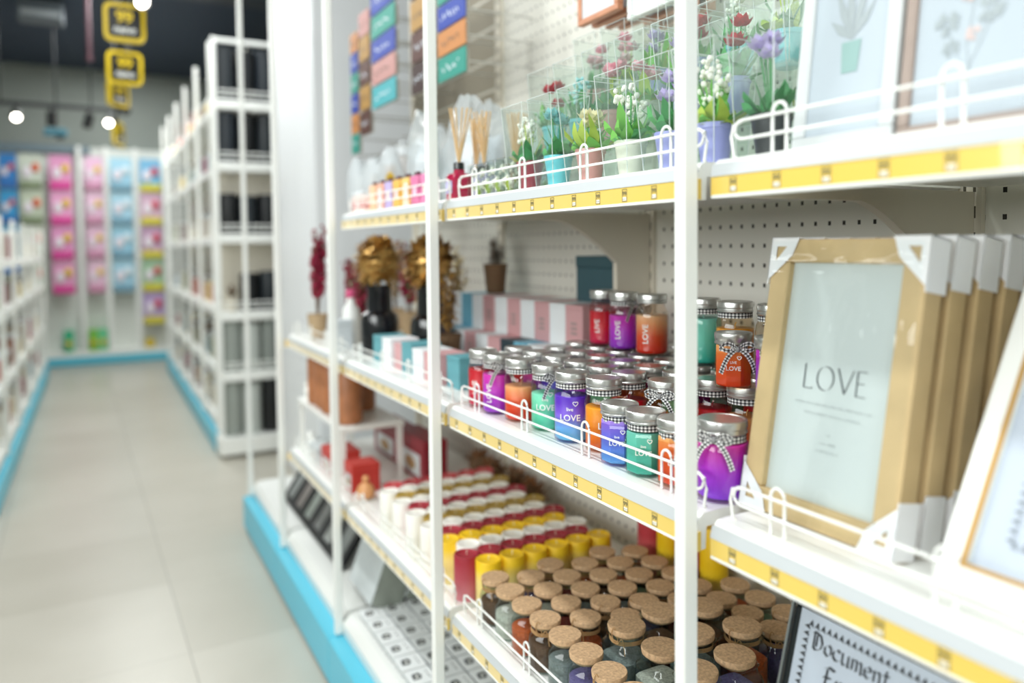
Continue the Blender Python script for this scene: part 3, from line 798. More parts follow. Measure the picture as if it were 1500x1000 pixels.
def cert_frame(label, loc, lean, body=True):
    Wd, H = .34, .46; loc = (loc[0], loc[1], loc[2]+.024*math.sin(lean))
    t = thing('certificate_frame', label, 'picture frame', loc, (0, lean, 0), 'certificate frames beside the love frames')
    b = MB(); rim(b, Wd, H, .032, .022, 0); b.build('frame', WHITE, t)
    b = MB(); rim(b, Wd-.05, H-.05, .0065, .0014, 0, x0=-.0016, ch=.0003)
    for i, v in enumerate(b.v): b.v[i] = (v[0], v[1], v[2]+.025)
    b.build('gold_line', GOLD, t)
    MB().box(.006, .02, -Wd/2+.03, Wd/2-.03, .03, H-.03).build('certificate', PAPER, t)
    b = MB(); scroll_border(b, Wd, H, .066, .0052, .012, 30); 
    rr = random.Random(11)
    for z in (.35, .325, .3, .26, .235, .14):
        u = -.07
        while u < .07: w_ = rr.uniform(.003, .008); R2(b, -(u+w_), -u, z, z+.003, .0052); u += w_+.002
    b.build('printed_border', ORN, t)
    return t
cert_frame('white certificate frame with gold line, leaning far back beside the love frame', (.836, .362, MS), math.radians(28.5))
cert_frame('second white certificate frame with gold line standing behind the leaning one', (.905, .345, MS), math.radians(28.5))
# document frame below
DK = pm('dark_moulding', '#1d2224', .25, coat=.5); SIL = pm('silver_edge', '#c9cfd2', .2, metal=.9); DPRINT = pm('black_letter_ink', '#3d4146', .6)
def doc_frame(label, loc, lean, text=True):
    Wd, H = .32, .405; loc = (loc[0], loc[1], loc[2]+.025*math.sin(lean)+.001)
    t = thing('document_frame', label, 'picture frame', loc, (0, lean, 0), 'document frames on the lower shelf')
    b = MB(); rim(b, Wd, H, .016, .02, 0, x0=.004); b.build('frame', DK, t)
    b = MB(); rim(b, Wd+.003, H+.003, .004, .008, 0, x0=-.004, ch=.001)
    b.build('silver_edge', SIL, t)
    MB().box(.003, .018, -Wd/2+.014, Wd/2-.014, .014, H-.014).build('certificate', PAPER, t)
    b = MB(); scroll_border(b, Wd, H, .03, .0022, .012, 34)
    if text:
        g = {'D': ([[(.1, 1), (.1, .1), (.3, 0), (.62, .15), (.72, .5), (.55, .85), (.2, .95), (-.05, .85)], [(.3, .85), (.3, .2)]], .95),
             'o': ([[(.3, .62), (.05, .45), (.05, .15), (.3, 0), (.5, .15), (.5, .48), (.3, .62)]], .68),
             'c': ([[(.5, .52), (.3, .62), (.05, .45), (.05, .15), (.28, 0), (.5, .1)]], .62),
             'u': ([[(0, .55), (.1, .6), (.1, .12), (.25, 0), (.5, .15)], [(.5, .6), (.5, .05), (.6, 0)]], .74),
             'm': ([[(0, .5), (.1, .6), (.1, .02)], [(.1, .48), (.3, .6), (.4, .5), (.4, .02)], [(.4, .48), (.6, .6), (.7, .5), (.7, .05), (.8, 0)]], .95),
             'e': ([[(.08, .28), (.5, .42), (.3, .62), (.05, .45), (.05, .15), (.28, 0), (.5, .12)]], .62),
             'n': ([[(0, .5), (.1, .6), (.1, .02)], [(.1, .48), (.32, .6), (.45, .5), (.45, .05), (.55, 0)]], .7),
             't': ([[(.18, .85), (.15, .12), (.3, 0), (.42, .1)], [(0, .6), (.4, .62)]], .52),
             'F': ([[(.1, .85), (.35, 1), (.7, .92)], [(.3, .9), (.25, .15), (.05, 0)], [(.12, .5), (.55, .55)]], .8),
             'r': ([[(0, .5), (.12, .6), (.12, .02)], [(.12, .45), (.32, .62), (.42, .52)]], .52),
             'a': ([[(.1, .55), (.3, .62), (.45, .5), (.45, .08), (.58, 0)], [(.45, .35), (.15, .3), (.05, .12), (.22, 0), (.45, .12)]], .68)}
        for word, x0, z0, sz in (('Document', -.118, .342, .026), ('Frame', -.094, .298, .032)):
            x = x0
            for ch in word:
                P, adv = g[ch]
                nib(b, P, lambda u, v, x=x, s=sz: (.0021, -(x+u*s*.9), z0+v*s), .085, 38); x += adv*sz*.84
    b.build('print', DPRINT, t)
    return t
doc_frame('silver and black document frame with black-letter title, leaning on the lower shelf', (.822, .645, LS), math.radians(15))
doc_frame('second dark document frame leaning behind the one with the visible title', (.868, .64, LS), math.radians(15), text=False)
# top shelf prints
TS = LV[3]+.0008
TAUPE = pm('taupe_wood', '#a39288', .5, noise=.1, nscale=20); SAGE = pm('sage_print', '#8fb0ac', .6); SAGE2 = pm('grey_green_print', '#a3adb0', .6); ROSEP = pm('dusty_print', '#d5c0bb', .6)
def art_frame(label, loc, Wd, H, fm, paint, lean=math.radians(7), T=.025, bw=.016):
    loc = (loc[0], loc[1], loc[2]+T*math.sin(lean)+.0005)
    t = thing('art_print_frame', label, 'picture frame', loc, (0, lean, 0))
    b = MB(); rim(b, Wd, H, bw, T); b.build('frame', fm, t)
    MB().box(.006, T-.003, -Wd/2+bw-.003, Wd/2-bw+.003, bw-.003, H-bw+.003).build('mat', pm('art_mat', '#b4bfc7', .45), t)
    b = MB(); paint(b, .0052); b.build('botanical_print', [SAGE, SAGE2, ROSEP], t)
    return t
def paint_pot(b, x):
    c = -.004; z = .1
    b.add([(x, c-.015, z+.042), (x, c+.015, z+.042), (x, c+.012, z), (x, c-.012, z)], [(0, 1, 2, 3)], 0)
    for a, l in ((-35, .07), (-14, .105), (6, .11), (22, .1), (48, .06)):
        a = math.radians(a); d = (math.sin(a), math.cos(a)); p = (d[1], -d[0]); w_ = .008
        q = [(0, 0), (l*.5*d[0]+w_*p[0], l*.5*d[1]+w_*p[1]), (l*d[0], l*d[1]), (l*.5*d[0]-w_*p[0], l*.5*d[1]-w_*p[1])]
        b.add([(x, c+u*.8, z+.044+v*.8) for u, v in q], [(0, 1, 2, 3)], 1)
def paint_bouquet(b, x):
    rr = random.Random(4)
    for (cy_, cz_, r, m) in [(q[0]*.7, .04+q[1]*.6, q[2]*.75, q[3]) for q in ((.045, .15, .02, 1), (-.025, .16, .022, 1), (.01, .2, .014, 2), (.035, .1, .014, 1), (.0, .12, .012, 2), (-.01, .235, .012, 2), (.03, .225, .01, 1))]:
        for k in range(7):
            a = 2*PI*k/7+rr.random(); q = [(cy_+r*.3*math.cos(a+.6), cz_+r*.3*math.sin(a+.6)), (cy_+r*math.cos(a+.25), cz_+r*math.sin(a+.25)), (cy_+r*math.cos(a-.25), cz_+r*math.sin(a-.25)), (cy_+r*.3*math.cos(a-.6), cz_+r*.3*math.sin(a-.6))]
            b.add([(x-.0001*k, u, v) for u, v in q], [(0, 1, 2, 3)], m)
    nib(b, [[(.0, .04), (.01, .1), (.0, .2)], [(.0, .04), (.03, .09), (.045, .15)], [(.005, .05), (-.02, .12), (-.025, .16)]], lambda u, v: (x+.0002, u*.7, .04+v*.6), .001, 40, 1)
art_frame('pale framed print of a potted plant standing on the top shelf', (.862, .686, TS), .155, .36, pm('pale_grey_frame', '#cfd3d3', .5), paint_pot, T=.028, bw=.02)
art_frame('taupe framed print of grey flowers standing on the top shelf', (.862, .520, TS), .165, .36, TAUPE, paint_bouquet, T=.028, bw=.014)
art_frame('taupe framed print partly out of frame beside the grey flower print', (.862, .335, TS), .165, .36, TAUPE, paint_pot, T=.028, bw=.014)

# ------------------------------------------------------------------ artificial flowers in clear sleeves on the top shelf
GRN = [pm('leaf_bright', '#7cc653', .45), pm('leaf_mid', '#5fb56a', .45), pm('leaf_deep', '#4a9a5c', .45), pm('leaf_lime', '#bdd24f', .45)]
PETAL = {k: pm('petal_'+k, h, .55) for k, h in dict(red='#d8344a', white='#fbf9f0', pink='#f6c6d2', lilac='#dccff2', turq='#a8e2e6', cream='#f8f2d4').items()}
POTC = {k: pm('pot_'+k, h, .3) for k, h in dict(turq='#6fd0de', pink='#d89a96', cream='#e6e6d6', red='#a83c4e', lilac='#a2a4e2', black='#2c2e33').items()}
def potted(label, loc, pot, petal, leafm, seed, H=.19, kind='rose', sleeve=True, group='potted artificial flowers in clear sleeves'):
    rr = random.Random(seed)
    t = thing('potted_flower', label, 'artificial flower', loc, group=group)
    MB().lathe([(.019, 0), (.021, .002), (.029, .058), (.031, .06), (.031, .068), (.027, .068), (.025, .05)], 24, 0, cap=True).build('pot', POTC[pot], t)
    b = MB()
    for k in range(26):
        a = rr.uniform(0, 2*PI); el = rr.uniform(.5, 1.3)
        b.leaf((rr.uniform(-.006, .006), rr.uniform(-.006, .006), .055), (math.cos(a)*math.cos(el), math.sin(a)*math.cos(el), math.sin(el)), rr.uniform(.05, .12), rr.uniform(.009, .018), rr.uniform(.1, .4), rr.randrange(2))
    for i, p in enumerate(b.v):
        lm = .03+.014*max(0, p[2])/H; b.v[i] = (max(-lm, min(lm, p[0])), max(-lm, min(lm, p[1])), max(p[2], .02))
    hs = []
    for k in range(4 if kind == 'rose' else 7):
        a = rr.uniform(0, 2*PI); r = rr.uniform(.006, .022); z = rr.uniform(.11, H-.035); p = (r*math.cos(a), r*math.sin(a), z); hs.append(p)
        b.tube([(0, 0, .05), (p[0]*.5, p[1]*.5, z*.65), p], .0013, 5, 1)
    b.build('foliage', [GRN[leafm], GRN[(leafm+1) % 4]], t)
    for p in hs:
        f = MB()
        if kind == 'rose':
            f.blob((p[0], p[1], p[2]+.006), .008, 0, 8, 5)
            for ring, (n, el, l, w_) in enumerate(((5, 1.2, .016, .009), (6, .8, .02, .011), (7, .3, .022, .012))):
                for k in range(n):
                    a = 2*PI*k/n+ring*.4; f.leaf((p[0], p[1], p[2]), (math.cos(a)*math.cos(el), math.sin(a)*math.cos(el), math.sin(el)), l, w_, -.25, 0, 4)
        else:
            for k in range(9): f.blob((p[0]+rr.uniform(-.012, .012), p[1]+rr.uniform(-.012, .012), p[2]+rr.uniform(-.016, .016)), rr.uniform(.003, .006), 0, 6, 4)
        f.build('bloom', PETAL[petal], t, sharp=60)
    if sleeve:
        b = MB(); w0, w1 = .034, .048
        v = [(-w0, -w0, .0012), (w0, -w0, .0012), (w0, w0, .0012), (-w0, w0, .0012), (-w1, -w1, H), (w1, -w1, H), (w1, w1, H), (-w1, w1, H)]
        b.add(v, [(0, 1, 5, 4), (1, 2, 6, 5), (2, 3, 7, 6), (3, 0, 4, 7)], 0)
        for a, c in zip(v[:4], v[4:]): b.tube([a, c], .0009, 4, 1)  # whitish edge lines imitate light streaks along the folds
        b.tube(v[4:], .0009, 4, 1, closed=True)
        b.build('sleeve', [SLEEVE, glass('sleeve_edge_streak', '#f6fbf9', 1.5, .1, .55)], t)
    return t
# clear riser with two steps
t = thing('acrylic_riser', 'clear stepped riser under the rear rows of potted flowers', 'display stand', (0, 0, TS))
ACR = glass('acrylic', '#fafdfc', 1.3, .03)
for x0, z in ((.935, .1), (1.07, .2)):
    MB().box(x0, x0+.125, .945, 1.70, z-.004, z, c=.0008).build('step', ACR, t)
    MB().box(x0, x0+.004, .945, 1.70, 0, z-.0045).build('riser_panel', ACR, t)
MB().box(1.196, 1.2, .945, 1.70, 0, .2).build('back_panel', ACR, t)
fl = [('red', 'white', 2, 'spray'), ('turq', 'white', 1, 'rose'), ('pink', 'cream', 1, 'rose'), ('cream', 'white', 0, 'spray'), ('lilac', 'lilac', 2, 'rose')]
for k, (y, pot, pet, lf, kd) in enumerate([(1.505, 'red', 'white', 2, 'spray'), (1.385, 'turq', 'turq', 1, 'rose'), (1.265, 'pink', 'cream', 3, 'rose'), (1.135, 'cream', 'white', 0, 'spray'), (1.02, 'lilac', 'lilac', 1, 'rose'), (.918, 'lilac', 'white', 3, 'spray')]):
    potted('sleeved %s pot of artificial flowers, %s in the front row of top shelf' % (dict(turq='turquoise').get(pot, pot), ORD[k]), (.868, y, TS), pot, pet, lf, 20+k, .19, kd)
k = 0
for row, (x, z) in enumerate(((.998, .1008), (1.133, .2008))):
    for j, y in enumerate((1.61, 1.49, 1.37, 1.25, 1.13, 1.01, .95-.0)):
        if j == 6: continue
        pot, pet, kd = [('turq', 'white', 'spray'), ('turq', 'red', 'rose'), ('turq', 'turq', 'spray'), ('pink', 'pink', 'rose'), ('cream', 'pink', 'rose'), ('lilac', 'lilac', 'rose'), ('lilac', 'red', 'rose')][(j+row*2+1) % 7]
        potted('sleeved %s flower pot on the %s riser step, %s from the far end' % (dict(turq='turquoise').get(pot, pot), ('lower', 'upper')[row], ORD[j]), (x, y, TS+z), pot, pet, (j+row) % 4, 50+k, .2, kd)
        k += 1
# dark-wrapped bunch between the post and the plant print
potted('lilac flower bunch with big green leaves in a clear sleeve beside the plant print', (.885, .818, TS), 'black', 'lilac', 1, 91, .24, 'rose')
potted('lilac flower bunch in a clear sleeve behind the one beside the plant print', (1.0, .815, TS), 'lilac', 'lilac', 2, 92, .3, 'rose')

# small clear favour boxes with white flowers
FB = pm('favour_white', '#f2eee2', .6)
k = 0
for i in range(3):
    for j in range(4):
        p = (.85+.068*i, 1.572+.053*j, TS); lab = 'clear favour box with white flower, %s file from shelf edge, %s from flower pots' % (ORD[i], ORD[j])
        if k == 0:
            t = thing('favour_box', lab, 'gift box', p, group='clear favour boxes on the top shelf'); fav = t
            MB().box(-.022, .022, -.022, .022, .0, .082, c=.002).build('clear_box', glass('box_film', '#f6faf8', 1.45, .04), t)
            b = MB()
            for q in range(16): b.blob((rnd.uniform(-.014, .014), rnd.uniform(-.014, .014), rnd.uniform(.012, .068)), rnd.uniform(.004, .009), 0, 6, 4)
            b.build('flower', FB, t)
            b = MB()
            for q in range(5): b.leaf((0, 0, .006), (math.cos(q*1.3)*.5, math.sin(q*1.3)*.5, 1), .045, .006, .2)
            b.build('foliage', GRN[3], t)
        else: dup(fav, p, (0, 0, rnd.uniform(-.1, .1)), lab)
        k += 1
# reed diffusers
REED = pm('rattan_reed', '#d9b98a', .8); LAB = pm('lilac_label', '#c9c4ea', .5)
def diffuser(label, loc, glassm, seed):
    rr = random.Random(seed)
    t = thing('reed_diffuser', label, 'diffuser', loc, group='reed diffusers on the top shelf')
    MB().lathe([(.027, 0), (.029, .003), (.029, .06), (.026, .068), (.013, .072), (.012, .08)], 24, 0, sq=4).build('bottle', glassm, t)
    MB().lathe([(.0135, .08), (.0145, .081), (.0145, .098), (.0135, .099)], 20).build('collar', BLACK, t)
    b = MB()
    for k in range(9):
        a = rr.uniform(0, 2*PI); r = rr.uniform(.01, .035); b.tube([(0, 0, .09), (r*math.cos(a), r*math.sin(a), .24)], .0022, 6)
    b.build('reed', REED, t)
    b = MB(); R2(b, -.02, .02, .018, .05, -.0298); b.build('label', LAB, t)
    return t
RG = pm('ruby_bottle', '#b4244a', .12, coat=.6)
for k, (x, y, m, lab) in enumerate(((.846, 1.842, RG, 'ruby red reed diffuser bottle at the corner of the top shelf'), (.93, 1.86, LAB, 'lilac reed diffuser behind the ruby red bottle'), (1.02, 1.85, pm('peach_bottle', '#e8b996', .15, coat=.6), 'peach reed diffuser behind the lilac one'),
                                    (1.12, 1.86, LAB, 'lilac reed diffuser at the back by the pegboard'), (.95, 1.955, pm('peach_bottle', '#e8b996'), 'peach reed diffuser beside the row of sachets'))):
    diffuser(lab, (x, y, TS), m, k)
# photo frames hung on the pegboard above
COPPER = pm('copper_wood', '#c98d6c', .5, noise=.15, nscale=20); PLEAF = pm('print_grey', '#8b8f92', .6)
def hung(label, x, y0, y1, z0, H, fm):
    Wd = y1-y0
    t = thing('hanging_photo_frame', label, 'picture frame', (x, (y0+y1)/2, z0), group='photo frames hung on the pegboard')
    b = MB(); rim(b, Wd, H, .016, .02); b.build('frame', fm, t)
    MB().box(.005, .016, -Wd/2+.014, Wd/2-.014, .014, H-.014).build('print', CARD, t)
    b = MB()
    nib(b, [[(0, .06), (.01, .1), (-.005, .16)], [(.005, .09), (.03, .13)], [(.0, .1), (-.03, .14)]], lambda u, v: (.0045, u, v), .003, 30)
    b.build('botanical_print', PLEAF, t)
    hy = (x*20 % 1-.5)*.08+.03*((x*100) % 3-1); MB().tube([(.01, hy, H+.0032), (.01, hy, H+.02+.01*(x*40 % 2)), (XB+.008-x, hy, H+.03+.01*(x*40 % 2))], .0025, 6).build('hook', SILV, t)
    return t
for k in range(4): hung('copper wood photo frame hung on the pegboard, %s of the pile with the sprig print' % ORD[k], 1.16+.045*k, 1.57, 1.75, 2.19+.003*k, .24, COPPER)
for k in range(3): hung('copper wood photo frame hung beside the sprig pile, %s of the lower pile' % ORD[k], 1.17+.05*k, 1.36, 1.545, 2.155-.004*k, .24, COPPER if k else WHITE2)
hung('white framed print hung above the flowers beside the thick post', 1.15, 1.14, 1.33, 2.18, .24, pm('pale_teal_frame', '#a9c3c2', .5))

# ------------------------------------------------------------------ top shelf, second bay: sachets, bags, header cards
SACH = [('pink', '#e08ab4'), ('rose pink', '#dd7fa8'), ('pale yellow', '#ecc878'), ('golden yellow', '#eab95e'), ('lilac', '#c3b4e2'), ('salmon', '#efb29a'), ('peach', '#f2c6a0')]
for k, (nm, h) in enumerate(SACH):
    y = 2.035+.078*k
    t = thing('scented_sachet', '%s scented sachet, %s along the top shelf from the white post' % (nm, ORD[k]), 'sachet', (.838, y, TS), group='scented sachets on the top shelf')
    w_ = .0335
    n = 8; poly = [(w_*(1-.22*math.sin(PI*i/n)**2), .088*i/n) for i in range(n+1)]; poly = poly+[(-a, b_) for a, b_ in poly[::-1]]
    MB().prism([(a, z) for a, z in poly], -.011, .011, 0).build('pouch', pm('sachet_'+str(k), h, .45), t)
    b = MB()
    b.add([(-.0116, .013*math.cos(2*PI*i/16), .044+.017*math.sin(2*PI*i/16)) for i in range(16)][::-1], [tuple(range(16))], 0)
    b.build('label', pm('sachet_label_%d' % (k % 2), ('#f4ead6', '#f0d9e6')[k % 2], .5), t)
    MB().box(-.006, .006, -.012, .012, .0885, .099).build('seal', pm('sachet_seal', '#5e3540', .5), t)
RW = pm('red_white_box', '#f2dcd6', .5)
for k, (x, y) in enumerate(((.84, 2.6), (.84, 2.67), (.9, 2.64))):
    t = thing('gift_box', 'small white box with red band, %s beside the sachets' % ORD[k], 'gift box', (x, y, TS), group='red banded gift boxes')
    MB().box(-.025, .025, -.028, .028, 0, .062, c=.002).build('box', RW, t)
    MB().box(-.0258, .0258, -.0288, .0288, .02, .034).build('band', pm('red_band', '#cf3b3b', .5), t)
    MB().box(-.026, .026, -.029, .029, .0625, .075, c=.002).build('lid', CARD, t)
t = thing('sunflower_ornament', 'yellow and black flower ornament at the far end of the top shelf', 'ornament', (.86, 2.66, TS+.0))
t.location = (.95, 2.66, TS)
MB().lathe([(.03, 0), (.034, .004), (.02, .03), (.016, .06)], 20).build('base', pm('ornament_base', '#6c5a2a', .5), t)
b = MB()
for k in range(14): a = 2*PI*k/14; b.leaf((0, .02*math.cos(a), .105+.02*math.sin(a)), (-.25, math.cos(a), math.sin(a)), .032, .011, 0)
b.build('petal_ring', pm('sun_petal', '#d8b52c', .5), t); MB().blob((-.004, 0, .105), .026, 0, 14, 8, (.4, 1, 1)).build('centre', pm('sun_eye', '#1c1714', .7), t)
# clear bags
for k, (x, y, z, r) in enumerate(((1.0, 2.46, TS, .12), (1.05, 2.22, TS, .125), (1.2, 2.36, TS, .13), (1.16, 2.6, TS, .095), (1.28, 2.1, TS, .11), (1.3, 2.62, TS, .085))):
    t = thing('clear_bag', 'crumpled clear plastic bag of white goods, %s behind the sachets' % ORD[k], 'bag', (x, y, z), group='clear bags behind the sachets')
    b = MB(); b.blob((0, 0, r*1.5), r, 0, 12, 9, (.45, .85, 1.33), .12); b.build('bag', glass('bag_film', '#f0f4f5', 1.35, .12, .72), t, sharp=20)
    b = MB()
    for q in range(5): b.box(-.012+.006*q, -.008+.006*q, -r*.5, r*.5, .02+.01*q, r*1.6+.012*q)
    b.build('insert_card', pm('insert_card', '#dfe3e6', .6), t)
for k, (x, y, z, r) in enumerate(((1.22, 2.86, 1.95, .1), (1.22, 3.05, 1.92, .1), (1.22, 3.25, 1.94, .1), (1.22, 3.44, 1.92, .095), (1.22, 3.575, 1.97, .055), (1.05, 2.95, 1.86, .1), (1.05, 3.155, 1.84, .1), (1.05, 3.36, 1.86, .1))):
    t = thing('hanging_bag', 'clear plastic bag hung under the header cards, %s in the %s' % (ORD[k % 5], ('rear line', 'front line')[k // 5]), 'bag', (x, y, z), group='clear bags hung under the header cards')
    b = MB(); b.blob((0, 0, 0), r, 0, 12, 9, (.5, .85, 1.4), .12); b.build('bag', glass('cloudy_film', '#eef2f4', 1.4, .1, .55), t, sharp=20)
    MB().box(-.008, .01, -r*.45, r*.45, -r*.8, r*.7, c=.003).build('insert_card', pm('insert_%d' % (k % 3), ('#d9d2c8', '#e4e4e2', '#c9a992')[k % 3], .6), t)
    MB().tube([(0, 0, r*1.38), (0, 0, r*1.55), (XB+.008-x, 0, r*1.6+.005)], .003, 6).build('hook', SILV, t)
# header-card packs hung above
HC = dict(blue='#1f3c9c', teal='#2c8f80', orange='#c08048', brown='#523028', pink='#bd8c88', turquoise='#48a6ae', gold='#a88040', cocoa='#3a2422')
def header_pack(colour, where, x, y0, y1, z, H):
    t = thing('header_card_pack', '%s header card pack %s' % (colour, where), 'hanging pack', (x, (y0+y1)/2, z), group='header card packs hung above the second shelf bay')
    Wd = y1-y0-.012
    b = MB(); b.box(0, .004, -Wd/2, Wd/2, 0, H, c=.0012); b.build('header_card', pm('card_'+colour, HC[colour], .45), t)
    b = MB(); rr = random.Random(int(z*1000)); u = -Wd*.36
    zz = H*.45
    pts = []
    while u < Wd*.3: pts.append((u, zz+rr.uniform(-.012, .016))); u += Wd*.045
    nib(b, [pts], lambda p, q: (-.0008, -p, q), .0035, 60); b.build('lettering', pm('card_print_light', '#dfe6ee', .5) if colour in ('blue', 'teal', 'brown', 'turquoise', 'cocoa') else pm('card_print_dark', '#6b5a4c', .5), t)
    MB().tube([(.021, 0, H-.02), (XB+.008-x, 0, H-.02)], .003, 6).build('hook', SILV, t)
    MB().box(.006, .02, -Wd/2+.01, Wd/2-.01, -.0, H*.9, c=.004).build('pouch', pm('pack_film', '#b9b4a8', .35), t)
cols_ = [((1.1, 2.325, 2.572), ['teal', 'orange', 'blue', 'teal', 'pink'], 2.187, .0905, 'in the column beside the white post'),
         ((1.1, 2.645, 2.835), ['cocoa', 'brown', 'gold', 'cocoa', 'brown'], 2.19, .12, 'in the brown column'),
         ((1.1, 3.0, 3.315), ['turquoise', 'pink', 'blue', 'teal', 'blue', 'pink'], 2.212, .101, 'in the column of blue cards'),
         ((1.1, 3.335, 3.495), ['brown', 'gold', 'brown', 'gold', 'pink'], 2.12, .112, 'in the narrow brown and gold column'),
         ((1.1, 3.51, 3.632), ['teal', 'orange', 'blue', 'teal', 'blue', 'orange'], 2.05, .095, 'in the end column next to the pillar')]
for (x, y0, y1), cl, z, p, wh in cols_:
    for k, c in enumerate(cl): header_pack(c, '%s up %s' % (ORD[k], wh), x, y0, y1, z+p*k, p-.006)

# ------------------------------------------------------------------ middle shelf, second bay
BOXC = {k: pm('carton_'+k, h, .5) for k, h in dict(white='#e9ecee', pink='#d2a2a4', blue='#6fb4cc', dark='#33434a', teal='#5f9fa8').items()}
def carton(label, x0, x1, y0, y1, z0, z1, c, group, mark=True):
    t = thing('carton', label, 'box', (x0, (y0+y1)/2, z0), group=group)
    d, w_, h = x1-x0, (y1-y0)/2-.0008, z1-z0
    MB().box(0, d, -w_, w_, 0, h-.012, c=.001).build('body', BOXC[c], t)
    MB().box(-.0008, d+.0008, -w_, w_, h-.0115, h, c=.001).build('lid', BOXC[c], t)
    if mark:
        b = MB()
        for q in range(3): R2(b, -w_*.35, w_*.35, h*.3+q*.014, h*.3+q*.014+.008, -.0006)
        b.build('printed_mark', pm('carton_mark', '#a8938f', .6), t)
cc = ['pink', 'white', 'pink', 'white', 'pink', 'white', 'pink', 'white', 'blue', 'white']
for k, c in enumerate(cc):
    y = 1.80+.0905*k
    carton('%s gift carton in the upper row, %s from the teal box' % (c, ORD[k]), 1.205, 1.37, y, y+.0905, MS+.1065, MS+.228, c, 'pink and white gift cartons', c == 'pink')
for k, c in enumerate(['pink', 'white', 'blue', 'dark', 'pink', 'white', 'pink', 'white', 'blue', 'white']):
    y = 1.80+.0905*k
    carton('%s gift carton in the lower row, %s from the candle jars' % (c, ORD[k]), 1.13, 1.37, y, y+.0905, MS, MS+.106, c, 'pink and white gift cartons', c == 'pink')
t = thing('carton', 'dark teal cube box on top of the pink and white cartons', 'box', (1.315, 1.9, MS+.2285))
MB().box(0, .1, -.098, .098, 0, .105, c=.002).build('body', pm('dark_teal_card', '#36555d', .6), t); MB().box(-.002, .102, -.1, .1, .1055, .14, c=.002).build('lid', pm('dark_teal_card', '#36555d'), t)
for k, (y, c, h, d) in enumerate([(1.93, 'teal', .09, .03), (2.03, 'pink', .09, 0), (2.125, 'white', .09, 0), (2.22, 'teal', .1, .0), (2.315, 'pink', .085, .01), (2.41, 'white', .095, .0), (2.505, 'teal', .095, 0)]):
    carton('%s boxed candle near the shelf edge, %s from the white post' % (c, ORD[k]), .85+d, .95+d, y, y+.088, MS, MS+h, c, 'boxed candles at the shelf edge', False)
VB = pm('black_vase', '#121318', .12, coat=.5)
GOLDF = pm('gold_foil', '#d2a660', .3, metal=.6, noise=.3, nscale=60)
def gold_vase(label, loc, s=1.):
    t = thing('black_vase', label, 'vase', loc, group='black vases with gold flower balls')
    MB().lathe([(.05, 0), (.058, .006), (.06, .1), (.056, .122), (.04, .135), (.038, .2), (.041, .215), (.034, .216), (.032, .19)], 28).build('body', VB, t)
    b = MB(); rr = random.Random(9)
    for k in range(170):
        u = rr.uniform(-.9, 1); a = rr.uniform(0, 2*PI); q = math.sqrt(1-u*u); d = Vector((q*math.cos(a), q*math.sin(a), u)); R_ = .082
        b.leaf(d*R_*.6+Vector((0, 0, .295)), d+Vector((rr.uniform(-.6, .6), rr.uniform(-.6, .6), rr.uniform(-.6, .6))), .045, .016, .2, 0, 3)
    b.blob((0, 0, .29), .066, 0, 12, 8); b.tube([(0, 0, .15), (0, 0, .25)], .006, 6)
    b.build('foliage_ball', GOLDF, t, sharp=30)
    return t
g0 = gold_vase('black vase with gold flower ball standing behind the teal boxed candle', (.945, 2.80, MS)); g0.scale = (1.22, 1.22, 1.2)
dup(g0, (1.04, 2.52, MS), (0, 0, 1.3), 'black vase with gold flower ball standing behind the white post')
# dried arrangement between them
DRY = pm('dried_brown', '#6b5138', .8); BERRY = pm('burgundy_berry', '#8c1838', .4); TAN = pm('tan_wrap', '#b39a78', .7)
def branch(label, loc, H, pot, seed, berries=True, fol=None, spread=.05):
    rr = random.Random(seed); t = thing('flower_arrangement', label, 'artificial flower', loc, group=None)
    MB().lathe([(.028, 0), (.034, .004), (.044, .1), (.046, .108), (.04, .108), (.036, .09)], 22).build('pot', pot, t)
    b = MB(); c = MB()
    for k in range(9):
        a = rr.uniform(0, 2*PI); r = rr.uniform(0, spread); tip = Vector((r*math.cos(a), r*math.sin(a), H*rr.uniform(.75, 1)))
        b.tube([(0, 0, .06), (tip.x*.5, tip.y*.5, H*.5), tuple(tip)], .0022, 5, 0)
        for q in range(26):
            f = rr.uniform(.35, 1); p = Vector((tip.x*f, tip.y*f, .06+(tip.z-.06)*f)); d = Vector((rr.uniform(-1, 1), rr.uniform(-1, 1), rr.uniform(-.3, .8)))
            if berries: b.blob(tuple(p+d*.016), rr.uniform(.008, .015)*(1.3-.75*f), 2, 6, 4)
            b.leaf(p, d, rr.uniform(.02, .04), .007, .3, 1, 3)
    b.build('foliage', [DRY, fol or DRY, BERRY], t)
    return t
branch('burgundy berry branch in a tan pot at the end of the middle shelf', (.86, 3.40, MS), .5, TAN, 1, True, BERRY, .04)
branch('mixed red and green arrangement in a tan pot beside the burgundy branch', (.97, 3.14, MS), .33, TAN, 2, True, GRN[2])
branch('brown dried arrangement in a dark pot between the two black vases', (1.09, 2.685, MS), .26, DRY, 3, False, TAN)
branch('tall burgundy arrangement in a tan pot against the back panel', (1.28, 3.06, MS), .47, TAN, 4, True, BERRY)
branch('gold and white dried arrangement behind the second black vase', (1.28, 2.83, MS), .4, TAN, 6, False, pm('pale_gold', '#d9c48a', .4, metal=.3))
branch('silver grey dried arrangement standing on top of the upper carton row', (1.29, 2.5, MS+.2288), .2, DRY, 5, False, pm('silver_grey', '#b8b4ac', .5))
branch('gold and cream feather arrangement standing behind the two black vases', (1.19, 2.945, MS), .36, TAN, 12, False, pm('pale_gold', '#d9c48a'))
branch('brown leafy arrangement before the carton rows by the second black vase', (1.03, 2.345, MS), .34, DRY, 13, False, pm('ochre_leaf', '#a8803f', .7))
branch('red berry and green leaf arrangement beside the white pink-capped bottle', (1.04, 3.32, MS), .3, TAN, 14, True, GRN[2])
